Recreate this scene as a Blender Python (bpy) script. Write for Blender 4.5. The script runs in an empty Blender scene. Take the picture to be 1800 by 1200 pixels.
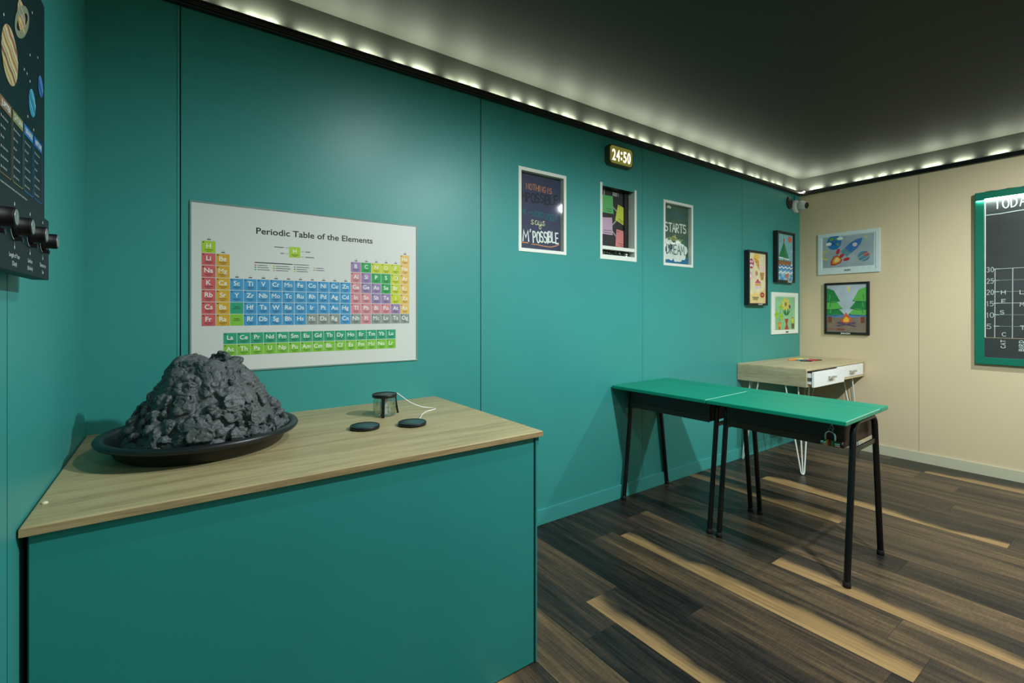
import bpy, bmesh, math, random
from math import pi, sin, cos, radians
from mathutils import Vector, Matrix, noise

scene = bpy.context.scene
C = scene.collection
random.seed(7)

# ------------------------------------------------------------------ camera, world, lights, exposure
YAW = math.atan2(1169.0, 830.0)            # room +X is the long teal wall, +Y points into it
cam_d = bpy.data.cameras.new('camera')
cam_d.sensor_width = 36.0
cam_d.lens = 36.0 * 830.0 / 1800.0
cam_d.shift_y = -51.0 / 1800.0
cam_d.clip_start = 0.02
cam = bpy.data.objects.new('camera', cam_d)
C.objects.link(cam)
cam.location = (0, 0, 1.2)
cam.rotation_euler = (pi / 2, 0, YAW - pi / 2)
scene.camera = cam

world = bpy.data.worlds.new('world')
scene.world = world
world.use_nodes = True
world.node_tree.nodes['Background'].inputs[0].default_value = (0.62, 0.75, 0.66, 1)
world.node_tree.nodes['Background'].inputs[1].default_value = 0.0

scene.view_settings.view_transform = 'Standard'
scene.view_settings.look = 'None'
scene.view_settings.gamma = 1.0
scene.view_settings.use_curve_mapping = False
scene.view_settings.exposure = 0.0

LIGHT_COL = (0.93, 1.0, 1.02)
def spot(name, loc, power, angle=175, blend=0.55, rad=0.04, col=LIGHT_COL, aim=None):
    d = bpy.data.lights.new(name, 'SPOT')
    d.energy = power; d.spot_size = radians(angle); d.spot_blend = blend
    d.shadow_soft_size = rad; d.color = col
    o = bpy.data.objects.new(name, d); C.objects.link(o); o.location = loc
    if aim: o.rotation_euler = (Vector(aim) - Vector(loc)).to_track_quat('-Z', 'Y').to_euler()
    return o
CEIL_Z = 2.47
SPOTS = [(1.05, 0.80, 36), (1.95, 0.0, 228), (0.45, -1.0, 14), (3.2, -1.6, 10)]  # last two are unseen fill spots, added to lift the ambient light
for (x, y, p) in SPOTS:
    spot('ceiling_or_fill_spot', (x, y, CEIL_Z - 0.03), p)

spot('ceiling_or_fill_spot', (3.75, -0.05, CEIL_Z - 0.03), 150, angle=160, blend=1.0, aim=(4.25, 0.75, 0.0))

def area(name, loc, rot, sx, sy, power, col):
    d = bpy.data.lights.new(name, 'AREA')
    d.shape = 'RECTANGLE'; d.size = sx; d.size_y = sy; d.energy = power; d.color = col
    o = bpy.data.objects.new(name, d); C.objects.link(o)
    o.location = loc; o.rotation_euler = rot
    return o
TEAL_Y = 2.09; BEIGE_X = 4.86; LEFT_X = -0.246; BACK_Y = -2.3; TRIM_Z = 2.308; TRIM_T = 2.343
LED_COL = (0.93, 1.0, 0.78)
LED_P = 0.55
n = 58
for i in range(n):
    x = LEFT_X + 0.1 + (BEIGE_X - LEFT_X - 0.15) * (i + 0.5 + 0.25 * sin(i * 2.3)) / n
    area('led_chip_light', (x, TEAL_Y - 0.015, TRIM_T + 0.004), (pi + 0.0, 0, 0), 0.05, 0.012,
         LED_P * (0.75 + 0.35 * sin(i * 1.7)), LED_COL)
n = 46
for i in range(n):
    y = BACK_Y + 0.1 + (TEAL_Y - BACK_Y - 0.15) * (i + 0.5 + 0.25 * sin(i * 2.9)) / n
    area('led_chip_light', (BEIGE_X - 0.015, y, TRIM_T + 0.004), (pi, 0, 0), 0.012, 0.05,
         LED_P * (0.8 + 0.3 * sin(i * 1.3)), LED_COL)

# ------------------------------------------------------------------ materials
def lin(c):
    c = c / 255.0
    return c / 12.92 if c <= 0.04045 else ((c + 0.055) / 1.055) ** 2.4
def rgb(r, g, b): return (lin(r), lin(g), lin(b), 1.0)
MATS = {}
def mat(name, col, rough=0.55, metal=0.0, spec=0.5, emit=None, estr=0.0, bump=None, var=0.0, vscale=6.0):
    if name in MATS: return MATS[name]
    m = bpy.data.materials.new(name); m.use_nodes = True
    nt = m.node_tree; b = nt.nodes['Principled BSDF']
    b.inputs['Base Color'].default_value = rgb(*col)
    b.inputs['Roughness'].default_value = rough
    b.inputs['Metallic'].default_value = metal
    b.inputs['Specular IOR Level'].default_value = spec
    if emit:
        b.inputs['Emission Color'].default_value = rgb(*emit)
        b.inputs['Emission Strength'].default_value = estr
    if var > 0 or bump:
        tc = nt.nodes.new('ShaderNodeTexCoord')
    if var > 0:
        nz = nt.nodes.new('ShaderNodeTexNoise'); nz.inputs['Scale'].default_value = vscale
        nz.inputs['Detail'].default_value = 5
        nt.links.new(tc.outputs['Object'], nz.inputs['Vector'])
        mr = nt.nodes.new('ShaderNodeMapRange')
        mr.inputs[1].default_value = 0.25; mr.inputs[2].default_value = 0.75
        mr.inputs[3].default_value = 1 - var; mr.inputs[4].default_value = 1 + var
        nt.links.new(nz.outputs['Fac'], mr.inputs[0])
        hs = nt.nodes.new('ShaderNodeHueSaturation'); hs.inputs['Color'].default_value = rgb(*col)
        nt.links.new(mr.outputs[0], hs.inputs['Value'])
        nt.links.new(hs.outputs[0], b.inputs['Base Color'])
    if bump:
        nb = nt.nodes.new('ShaderNodeTexNoise'); nb.inputs['Scale'].default_value = bump[0]
        nb.inputs['Detail'].default_value = 6
        nt.links.new(tc.outputs['Object'], nb.inputs['Vector'])
        bp = nt.nodes.new('ShaderNodeBump'); bp.inputs['Strength'].default_value = bump[1]
        bp.inputs['Distance'].default_value = bump[2]
        nt.links.new(nb.outputs['Fac'], bp.inputs['Height'])
        nt.links.new(bp.outputs[0], b.inputs['Normal'])
    MATS[name] = m
    return m
def ink(r, g, b):
    return mat('ink_%d_%d_%d' % (r, g, b), (r, g, b), 0.55, var=.10, vscale=28)
def glow(name, col, s):
    return mat(name, (20, 20, 20), 0.5, emit=col, estr=s)

def wood(name, base, dark, scale=(1, 14, 14), rough=0.45, axis_rot=0.0, strength=1.0):
    m = bpy.data.materials.new(name); m.use_nodes = True
    nt = m.node_tree; b = nt.nodes['Principled BSDF']
    tc = nt.nodes.new('ShaderNodeTexCoord'); mp = nt.nodes.new('ShaderNodeMapping')
    mp.inputs['Scale'].default_value = scale
    nt.links.new(tc.outputs['Object'], mp.inputs['Vector'])
    n1 = nt.nodes.new('ShaderNodeTexNoise'); n1.inputs['Scale'].default_value = 1.6; n1.inputs['Detail'].default_value = 6
    n1.inputs['Distortion'].default_value = 0.6
    n2 = nt.nodes.new('ShaderNodeTexNoise'); n2.inputs['Scale'].default_value = 9; n2.inputs['Detail'].default_value = 8
    n2.inputs['Roughness'].default_value = 0.7
    for q in (n1, n2): nt.links.new(mp.outputs[0], q.inputs['Vector'])
    mx = nt.nodes.new('ShaderNodeMix'); mx.data_type = 'FLOAT'; mx.inputs[0].default_value = 0.5
    nt.links.new(n1.outputs['Fac'], mx.inputs[2]); nt.links.new(n2.outputs['Fac'], mx.inputs[3])
    cr = nt.nodes.new('ShaderNodeValToRGB')
    cr.color_ramp.elements[0].position = 0.34; cr.color_ramp.elements[0].color = rgb(*dark)
    cr.color_ramp.elements[1].position = 0.60; cr.color_ramp.elements[1].color = rgb(*base)
    nt.links.new(mx.outputs[0], cr.inputs[0]); nt.links.new(cr.outputs[0], b.inputs['Base Color'])
    b.inputs['Roughness'].default_value = rough
    bp = nt.nodes.new('ShaderNodeBump'); bp.inputs['Strength'].default_value = 0.15; bp.inputs['Distance'].default_value = 0.002
    nt.links.new(n2.outputs['Fac'], bp.inputs['Height']); nt.links.new(bp.outputs[0], b.inputs['Normal'])
    return m

def glass_mat(name, tint=(0.93, 0.97, 0.95), base=.045):
    m = bpy.data.materials.new(name); m.use_nodes = True
    nt = m.node_tree; nt.nodes.clear()
    out = nt.nodes.new('ShaderNodeOutputMaterial'); mix = nt.nodes.new('ShaderNodeMixShader')
    tr = nt.nodes.new('ShaderNodeBsdfTransparent'); tr.inputs[0].default_value = (*tint, 1)
    gl = nt.nodes.new('ShaderNodeBsdfGlossy'); gl.inputs['Roughness'].default_value = 0.06
    lw = nt.nodes.new('ShaderNodeLayerWeight'); pw = nt.nodes.new('ShaderNodeMath'); pw.operation = 'POWER'; pw.inputs[1].default_value = 5
    ma = nt.nodes.new('ShaderNodeMath'); ma.operation = 'MULTIPLY_ADD'; ma.inputs[1].default_value = 0.8; ma.inputs[2].default_value = base
    nt.links.new(lw.outputs['Facing'], pw.inputs[0]); nt.links.new(pw.outputs[0], ma.inputs[0])
    nt.links.new(ma.outputs[0], mix.inputs[0]); nt.links.new(tr.outputs[0], mix.inputs[1])
    nt.links.new(gl.outputs[0], mix.inputs[2]); nt.links.new(mix.outputs[0], out.inputs[0])
    return m

TEAL = mat('teal_wall_paint', (56, 148, 142), 0.40, var=0.035, vscale=2.2, bump=(180, 0.04, 0.001), spec=0.45)
TEAL2 = mat('teal_cabinet_paint', (40, 133, 128), 0.42, var=0.05, vscale=3.0, bump=(120, 0.05, 0.001), spec=0.4)
TEALBASE = mat('teal_skirting_paint', (66, 156, 152), 0.35, var=0.04)
SEAM = mat('seam_shadow_gap', (22, 66, 62), 0.7)
BEIGE = mat('beige_wall_paint', (214, 196, 160), 0.5, var=0.02, vscale=2.0, bump=(160, 0.04, 0.001), spec=0.3)
BEIGESEAM = mat('beige_seam', (170, 152, 116), 0.7)
BEIGEBASE = mat('beige_skirting_paint', (196, 194, 166), 0.4)
CEILM = mat('black_ceiling_paint', (46, 48, 43), 0.66, spec=0.3, var=0.05, vscale=3)
COVE = mat('dark_cove_paint', (54, 56, 51), 0.6, spec=0.4, var=0.08, vscale=5)
BLACKTRIM = mat('black_trim', (9, 9, 10), 0.35)
BLACK = mat('black_metal', (12, 12, 13), 0.32, spec=0.5)
BLACKPL = mat('black_plastic', (15, 16, 17), 0.42)
RUBBER = mat('black_rubber', (16, 16, 16), 0.7)
WHITEFR = mat('white_frame_paint', (232, 238, 226), 0.4)
WHITE = mat('white_plastic', (235, 238, 232), 0.4)
CHROME = mat('chrome', (215, 218, 218), 0.18, metal=1.0)
STEEL = mat('brushed_steel', (150, 158, 156), 0.35, metal=1.0)
DESKGREEN = mat('green_laminate', (4, 136, 106), 0.38, var=0.04, vscale=5)
DESKBOX = mat('dark_brown_desk_box', (58, 34, 26), 0.5, var=0.15, vscale=9)
LAVA = mat('dark_grey_painted_foam', (82, 88, 88), 0.5, var=0.10, vscale=30, bump=(130, 0.4, 0.002), spec=0.35)
COUNTERW = wood('pale_oak_laminate', (186, 172, 126), (146, 130, 92), (1.2, 15, 15))
COUNTEREDGE = wood('oak_edge_band', (176, 150, 108), (120, 98, 66), (2, 30, 60))
OAK = wood('light_oak_laminate', (206, 190, 150), (176, 158, 120), (1.5, 12, 12))
OAKSIDE = wood('oak_side_laminate', (190, 180, 144), (150, 140, 108), (8, 1.2, 9))
GLASS = glass_mat('clear_glass')

# ------------------------------------------------------------------ mesh builder
TEXT_CACHE = {}
def text_geo(body, offset=0.0):
    key = (body, offset)
    if key in TEXT_CACHE: return TEXT_CACHE[key]
    cu = bpy.data.curves.new('t', 'FONT'); cu.body = body; cu.size = 1.0; cu.offset = offset
    cu.resolution_u = 3
    ob = bpy.data.objects.new('t', cu)
    me = ob.to_mesh()
    vs = [tuple(v.co[:2]) for v in me.vertices]; fs = [tuple(p.vertices) for p in me.polygons]
    ob.to_mesh_clear(); bpy.data.objects.remove(ob); bpy.data.curves.remove(cu)
    TEXT_CACHE[key] = (vs, fs)
    return vs, fs

class MB:
    def __init__(s):
        s.v = []; s.f = []; s.fm = []; s.fs = []; s.mats = []
    def mi(s, m):
        if m not in s.mats: s.mats.append(m)
        return s.mats.index(m)
    def add(s, vs, fs, m, smooth=False):
        o = len(s.v); k = s.mi(m)
        s.v += [tuple(v) for v in vs]
        for f in fs:
            s.f.append(tuple(i + o for i in f)); s.fm.append(k); s.fs.append(smooth)
    def addbm(s, bm, m, smooth=False):
        bm.verts.index_update()
        s.add([v.co for v in bm.verts], [[v.index for v in f.verts] for f in bm.faces], m, smooth)
        bm.free()
    def box(s, x0, x1, y0, y1, z0, z1, m, bev=0.0, seg=2):
        if bev <= 0:
            vs = [(x, y, z) for x in (x0, x1) for y in (y0, y1) for z in (z0, z1)]
            s.add(vs, [(0, 1, 3, 2), (4, 6, 7, 5), (0, 4, 5, 1), (2, 3, 7, 6), (0, 2, 6, 4), (1, 5, 7, 3)], m)
            return
        bm = bmesh.new(); bmesh.ops.create_cube(bm, size=1)
        for v in bm.verts:
            v.co = Vector(((x0 + x1) / 2 + v.co.x * (x1 - x0), (y0 + y1) / 2 + v.co.y * (y1 - y0), (z0 + z1) / 2 + v.co.z * (z1 - z0)))
        bmesh.ops.bevel(bm, geom=list(bm.edges), offset=bev, segments=seg, profile=0.5, affect='EDGES')
        s.addbm(bm, m)
    def tube(s, pts, r, m, n=12, closed=False, caps=True):
        P = [Vector(p) for p in pts]; N = len(P)
        rr = r if isinstance(r, (list, tuple)) else [r] * N
        rings = []; up = None
        for i in range(N):
            a = P[(i - 1) % N] if (closed or i > 0) else P[i]
            b = P[(i + 1) % N] if (closed or i < N - 1) else P[i]
            t = (b - a).normalized()
            if up is None:
                up = Vector((0, 0, 1)) if abs(t.z) < 0.9 else Vector((1, 0, 0))
            u = (up - t * up.dot(t)).normalized(); w = t.cross(u); up = u
            k = 1.0
            if 0 < i < N - 1:
                ca = (P[i] - P[i - 1]).normalized().dot((P[i + 1] - P[i]).normalized())
                k = 1.0 / max(0.6, math.sqrt(max(0.0, (1 + ca) / 2)))
                k = min(k, 1.25)
            rings.append([P[i] + (u * cos(2 * pi * j / n) + w * sin(2 * pi * j / n)) * rr[i] for j in range(n)])
        vs = [v for ring in rings for v in ring]; fs = []
        for i in range(N if closed else N - 1):
            a = i * n; b = ((i + 1) % N) * n
            for j in range(n):
                fs.append((a + j, a + (j + 1) % n, b + (j + 1) % n, b + j))
        s.add(vs, fs, m, True)
        if caps and not closed:
            s.add(rings[0], [tuple(range(n))[::-1]], m); s.add(rings[-1], [tuple(range(n))], m)
    def lathe(s, prof, m, n=32, mtx=None, smooth=True, sx=1.0, sy=1.0):
        vs = []; fs = []; M = mtx or Matrix()
        for (r, z) in prof:
            for j in range(n):
                a = 2 * pi * j / n
                vs.append(M @ Vector((r * cos(a) * sx, r * sin(a) * sy, z)))
        for i in range(len(prof) - 1):
            for j in range(n):
                a, b = i * n + j, i * n + (j + 1) % n
                fs.append((a, b, b + n, a + n))
        s.add(vs, fs, m, smooth)
        if prof[0][0] > 1e-6: s.add(vs[:n], [tuple(range(n))[::-1]], m)
        if prof[-1][0] > 1e-6: s.add(vs[-n:], [tuple(range(n))], m)
    # flat drawing in local x (right), y (up), z (towards viewer)
    def poly(s, pts, m, z=0.0):
        s.add([(p[0], p[1], z) for p in pts], [tuple(range(len(pts)))], m)
    def rect(s, x0, y0, x1, y1, m, z=0.0):
        s.poly([(x0, y0), (x1, y0), (x1, y1), (x0, y1)], m, z)
    def ell(s, cx, cy, rx, ry, m, z=0.0, n=28, rot=0.0, a0=0.0, a1=2 * pi):
        pts = []
        for j in range(n):
            a = a0 + (a1 - a0) * j / (n if a1 - a0 >= 2 * pi - 1e-6 else n - 1)
            x, y = rx * cos(a), ry * sin(a)
            pts.append((cx + x * cos(rot) - y * sin(rot), cy + x * sin(rot) + y * cos(rot)))
        s.poly(pts, m, z)
    def ring(s, cx, cy, rx, ry, w, m, z=0.0, n=32, rot=0.0, a0=0.0, a1=2 * pi):
        vs = []
        for j in range(n + 1):
            a = a0 + (a1 - a0) * j / n
            for k in (1.0, None):
                ex, ey = (rx, ry) if k else (rx - w, ry - w)
                x, y = ex * cos(a), ey * sin(a)
                vs.append((cx + x * cos(rot) - y * sin(rot), cy + x * sin(rot) + y * cos(rot), z))
        s.add(vs, [(2 * j, 2 * j + 1, 2 * j + 3, 2 * j + 2) for j in range(n)], m)
    def line(s, pts, w, m, z=0.0):
        P = [Vector((p[0], p[1])) for p in pts]; N = len(P); s.k = getattr(s, 'k', 0) + 1; z += (s.k % 17) * .000035
        P = [p for i, p in enumerate(P) if i == 0 or (p - P[i - 1]).length > 1e-6]; N = len(P)
        if N < 2: return
        vs = []
        for i in range(N):
            d0 = (P[i] - P[i - 1]).normalized() if i > 0 else None
            d1 = (P[i + 1] - P[i]).normalized() if i < N - 1 else None
            d0 = d0 or d1; d1 = d1 or d0
            t = d0 + d1
            t = t.normalized() if t.length > 1e-4 else d1
            nn = Vector((-t.y, t.x)); c = max(0.55, nn.dot(Vector((-d1.y, d1.x))))
            e = Vector((0, 0))
            if i == 0: e = -d1 * w * 0.45
            if i == N - 1: e = d0 * w * 0.45
            for sg in (1, -1):
                q = P[i] + nn * (sg * w / 2 / c) + e
                vs.append((q.x, q.y, z + i * .000012))
        s.add(vs, [(2 * i + 1, 2 * i + 3, 2 * i + 2, 2 * i) for i in range(N - 1)], m)
    def text(s, body, x, y, size, m, z=0.0, align='l', offset=0.0, width=None, rot=0.0, sx=1.0):
        vs, fs = text_geo(body, offset)
        if not vs: return
        x0 = min(v[0] for v in vs); x1 = max(v[0] for v in vs)
        k = size; kx = size * sx
        if width: kx = width / (x1 - x0)
        ox = {'l': -x0, 'c': -(x0 + x1) / 2, 'r': -x1}[align]
        out = []
        for v in vs:
            a, b = (v[0] + ox) * kx, v[1] * k
            out.append((x + a * cos(rot) - b * sin(rot), y + a * sin(rot) + b * cos(rot), z))
        s.add(out, fs, m)
    def script(s, body, x, y, w, h, m, stroke, z=0.0, gap=0.25, rot=0.0, jit=0.0):
        # hand lettering from single strokes; w is the full width of the word
        tot = sum(GW(c) + gap for c in body) - gap
        k = w / tot; cx = 0.0
        for c in body:
            dy = jit * random.uniform(-1, 1) * h
            for st in GLYPH.get(c, []):
                pts = []
                for (a, b) in st:
                    px, py = (cx + a) * k, b * h + dy
                    pts.append((x + px * cos(rot) - py * sin(rot), y + px * sin(rot) + py * cos(rot)))
                s.line(pts, stroke, m, z)
            cx += GW(c) + gap
    def flat(s, z0, k): s.v = [(a, b, z0 + (c - z0) * k) for (a, b, c) in s.v]
    def build(s, name, parent=None, loc=None, rot=None):
        me = bpy.data.meshes.new(name)
        me.from_pydata(s.v, [], s.f)
        for m in s.mats: me.materials.append(m)
        me.polygons.foreach_set('material_index', s.fm)
        me.polygons.foreach_set('use_smooth', s.fs)
        me.update()
        o = bpy.data.objects.new(name, me); C.objects.link(o)
        if parent: o.parent = parent
        if loc: o.location = loc
        if rot: o.rotation_euler = rot
        return o

def arc(cx, cy, rx, ry, a0, a1, n=12):
    return [(cx + rx * cos(radians(a0 + (a1 - a0) * i / n)), cy + ry * sin(radians(a0 + (a1 - a0) * i / n))) for i in range(n + 1)]
GLYPH = {
 'A': [[(0, 0), (.3, 1), (.6, 0)], [(.12, .38), (.48, .38)]],
 'B': [[(0, 0), (0, 1)], [(0, 1)] + arc(.22, .76, .26, .24, 90, -90) + [(0, .52)], [(.02, .52)] + arc(.25, .26, .32, .26, 90, -90) + [(0, 0)]],
 'C': [arc(.3, .5, .3, .5, 50, 310, 16)],
 'D': [[(0, 0), (0, 1)] + arc(.05, .5, .5, .5, 90, -90, 14) + [(0, 0)]],
 'E': [[(.5, 1), (0, 1), (0, 0), (.5, 0)], [(0, .52), (.42, .52)]],
 'G': [arc(.3, .5, .3, .5, 50, 340, 16) + [(.58, .45), (.32, .45)]],
 'H': [[(0, 0), (0, 1)], [(.55, 0), (.55, 1)], [(0, .5), (.55, .5)]],
 'I': [[(0, 0), (0, 1)]],
 'L': [[(0, 1), (0, 0), (.48, 0)]],
 'M': [[(0, 0), (.08, 1), (.35, .35), (.62, 1), (.7, 0)]],
 'N': [[(0, 0), (0, 1), (.55, 0), (.55, 1)]],
 'O': [arc(.3, .5, .3, .5, 90, 450, 20)],
 'P': [[(0, 0), (0, 1)], [(0, 1)] + arc(.2, .74, .28, .26, 90, -90) + [(0, .48)]],
 'R': [[(0, 0), (0, 1)], [(0, 1)] + arc(.2, .74, .28, .26, 90, -90) + [(.05, .48), (.5, 0)]],
 'S': [arc(.27, .75, .25, .25, 40, 250, 10) + arc(.25, .26, .27, .26, 75, -140, 10)],
 'T': [[(0, 1), (.6, 1)], [(.3, 1), (.3, 0)]],
 'W': [[(0, 1), (.15, 0), (.35, .7), (.55, 0), (.7, 1)]],
 'Y': [[(0, 1), (.3, .5), (.6, 1)], [(.3, .5), (.3, 0)]],
 'F': [[(.5, 1), (0, 1), (0, 0)], [(0, .52), (.42, .52)]],
 'X': [[(0, 0), (.55, 1)], [(0, 1), (.55, 0)]],
 'Z': [[(0, 1), (.5, 1), (0, 0), (.52, 0)]],
 'J': [[(.45, 1), (.45, .25)] + arc(.22, .25, .23, .25, 0, -160, 8)],
 "'": [[(0, 1.02), (-.02, .78)]],
 '0': [arc(.28, .5, .28, .5, 90, 450, 18)],
 '1': [[(0, .8), (.12, 1), (.12, 0)]],
 '2': [arc(.26, .72, .25, .28, 160, -30, 10) + [(0, 0), (.52, 0)]],
 '3': [arc(.22, .75, .25, .25, 140, -80, 10), arc(.22, .26, .28, .26, 85, -140, 10)],
 '5': [[(.48, 1), (.06, 1), (.02, .55)] + arc(.22, .32, .28, .32, 110, -140, 12)],
 's': [[(.34, .52), (.12, .56), (.04, .42), (.16, .28), (.34, .16), (.24, .0), (.0, .04)]],
 'a': [arc(.2, .26, .2, .27, 60, 390, 12) + [(.4, .1), (.52, .0), (.62, .1)]],
 'y': [[(0, .52)] + arc(.18, .22, .18, .22, 180, 360, 8) + [(.36, .52), (.36, -.25)] + arc(.2, -.25, .16, .25, 0, -200, 8) + [(.6, .15)]],
 'w': [[(0, .5), (.1, 0), (.25, .4), (.4, 0), (.52, .5)]],
 'i': [[(.05, .5), (.05, 0), (.15, 0)], [(.05, .7), (.05, .74)]],
 't': [[(.1, .95), (.1, .05), (.24, 0)], [(-.06, .6), (.28, .6)]],
 'h': [[(0, 1), (0, 0)], [(0, .35)] + arc(.15, .35, .15, .17, 150, 0, 6) + [(.3, 0)]],
 'n': [[(0, .5), (0, 0)], [(0, .35)] + arc(.15, .35, .15, .17, 150, 0, 6) + [(.3, 0)]],
 'g': [arc(.17, .28, .17, .24, 60, 360, 10) + [(.34, .5), (.34, -.25)] + arc(.18, -.25, .16, .2, 0, -170, 8)],
 '-': [[(0, .4), (.3, .4)]],
 ' ': [],
}
GWID = {'I': 0.06, "'": .05, '1': .2, 'i': .15, 'M': .7, 'W': .7, ' ': .35, 't': .26, 'h': .3, 'n': .3, '-': .3}
def GW(c): return GWID.get(c, 0.55)

# ------------------------------------------------------------------ scene helpers
def tag(o, label, cat, group=None):
    o['label'] = label; o['category'] = cat
    if group: o['group'] = group
    return o
def thing(name, label, cat, loc=(0, 0, 0), rot=(0, 0, 0), group=None):
    o = bpy.data.objects.new(name, None); C.objects.link(o)
    o.empty_display_size = 0.05
    o.location = loc; o.rotation_euler = rot
    return tag(o, label, cat, group)
def struct(o):
    o['kind'] = 'structure'; return o
def onwall(side):   # rotation so that local x = right, y = up, z = out of the wall
    if side == 'teal':  M = Matrix(((1, 0, 0), (0, 0, -1), (0, 1, 0)))
    if side == 'beige': M = Matrix(((0, 0, -1), (-1, 0, 0), (0, 1, 0)))
    if side == 'left':  M = Matrix(((0, 0, 1), (1, 0, 0), (0, 1, 0)))
    return M.to_euler()

# ------------------------------------------------------------------ floor: planks running towards the teal wall
def floor_material():
    m = bpy.data.materials.new('dark_vinyl_planks'); m.use_nodes = True
    nt = m.node_tree; b = nt.nodes['Principled BSDF']; L = nt.links.new
    def N(t, **k):
        q = nt.nodes.new(t)
        for a, v in k.items(): setattr(q, a, v)
        return q
    uv = N('ShaderNodeUVMap'); uv.uv_map = 'plank'
    at = N('ShaderNodeAttribute'); at.attribute_name = 'plank_id'
    sep = N('ShaderNodeSeparateColor'); L(at.outputs['Color'], sep.inputs[0])
    sxy = N('ShaderNodeSeparateXYZ'); L(uv.outputs[0], sxy.inputs[0])
    def vec(su, sv, seed=True):
        c = N('ShaderNodeCombineXYZ')
        a = N('ShaderNodeMath', operation='MULTIPLY'); a.inputs[1].default_value = su; L(sxy.outputs[0], a.inputs[0])
        d = N('ShaderNodeMath', operation='MULTIPLY'); d.inputs[1].default_value = sv; L(sxy.outputs[1], d.inputs[0])
        e = N('ShaderNodeMath', operation='MULTIPLY'); e.inputs[1].default_value = 57.0; L(sep.outputs[0], e.inputs[0])
        L(a.outputs[0], c.inputs[0]); L(d.outputs[0], c.inputs[1]); L(e.outputs[0], c.inputs[2])
        return c
    def nz(v, sc, det=5, rough=0.6, dist=0.0):
        q = N('ShaderNodeTexNoise'); q.inputs['Scale'].default_value = sc; q.inputs['Detail'].default_value = det
        q.inputs['Roughness'].default_value = rough; q.inputs['Distortion'].default_value = dist
        L(v.outputs[0], q.inputs['Vector']); return q
    big = nz(vec(16, 1.3), 1.0, 3, 0.55, 0.4)       # broad streaks
    med = nz(vec(60, 2.2), 1.0, 6, 0.65)
    fine = nz(vec(260, 5), 1.0, 4, 0.7)
    saw = nz(vec(30, 150), 1.0, 2, 0.5)             # cross saw marks
    def mix(a, c, f):
        q = N('ShaderNodeMix'); q.data_type = 'FLOAT'; q.inputs[0].default_value = f
        L(a, q.inputs[2]); L(c, q.inputs[3]); return q.outputs[0]
    v = mix(mix(big.outputs['Fac'], med.outputs['Fac'], 0.40), fine.outputs['Fac'], 0.34)
    v = mix(v, saw.outputs['Fac'], 0.09)
    off = N('ShaderNodeMath', operation='MULTIPLY_ADD'); L(sep.outputs[1], off.inputs[0])
    off.inputs[1].default_value = 0.16; off.inputs[2].default_value = -0.09
    ad = N('ShaderNodeMath', operation='ADD'); L(v, ad.inputs[0]); L(off.outputs[0], ad.inputs[1])
    cr = N('ShaderNodeValToRGB'); e = cr.color_ramp.elements
    e[0].position = 0.36; e[0].color = rgb(22, 22, 21)
    e[1].position = 0.68; e[1].color = rgb(136, 110, 78)
    for p, c in ((0.43, (40, 38, 35)), (0.50, (64, 55, 45)), (0.58, (94, 77, 57))):
        q = e.new(p); q.color = rgb(*c)
    L(ad.outputs[0], cr.inputs[0])
    # tan sapwood band along one edge of some planks
    sh = nz(vec(3, 1.5), 1.0, 3, 0.6)
    sh2 = nz(vec(40, 4), 1.0, 3, 0.6)
    t = N('ShaderNodeMath', operation='MULTIPLY_ADD'); L(sh.outputs['Fac'], t.inputs[0]); t.inputs[1].default_value = 0.24; t.inputs[2].default_value = -0.075
    t2 = N('ShaderNodeMath', operation='MULTIPLY_ADD'); L(sh2.outputs['Fac'], t2.inputs[0]); t2.inputs[1].default_value = 0.035; L(t.outputs[0], t2.inputs[2])
    df = N('ShaderNodeMath', operation='SUBTRACT'); L(t2.outputs[0], df.inputs[0]); L(sxy.outputs[0], df.inputs[1])
    mr = N('ShaderNodeMapRange'); mr.inputs[1].default_value = -0.030; mr.inputs[2].default_value = 0.022; L(df.outputs[0], mr.inputs[0])
    tm = N('ShaderNodeMath', operation='MULTIPLY'); L(mr.outputs[0], tm.inputs[0]); L(sep.outputs[2], tm.inputs[1])
    tcr = N('ShaderNodeValToRGB'); tcr.color_ramp.elements[0].position = 0.3; tcr.color_ramp.elements[0].color = rgb(124, 97, 63)
    tcr.color_ramp.elements[1].position = 0.65; tcr.color_ramp.elements[1].color = rgb(164, 134, 90)
    L(med.outputs['Fac'], tcr.inputs[0])
    mc = N('ShaderNodeMix'); mc.data_type = 'RGBA'; L(tm.outputs[0], mc.inputs[0]); L(cr.outputs[0], mc.inputs[6]); L(tcr.outputs[0], mc.inputs[7])
    L(mc.outputs[2], b.inputs['Base Color'])
    rr = N('ShaderNodeMapRange'); rr.inputs[3].default_value = 0.26; rr.inputs[4].default_value = 0.44; b.inputs['Specular IOR Level'].default_value = 0.22; L(med.outputs['Fac'], rr.inputs[0])
    L(rr.outputs[0], b.inputs['Roughness'])
    bp = N('ShaderNodeBump'); bp.inputs['Strength'].default_value = 0.25; bp.inputs['Distance'].default_value = 0.0015
    L(v, bp.inputs['Height']); L(bp.outputs[0], b.inputs['Normal'])
    return m
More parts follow.
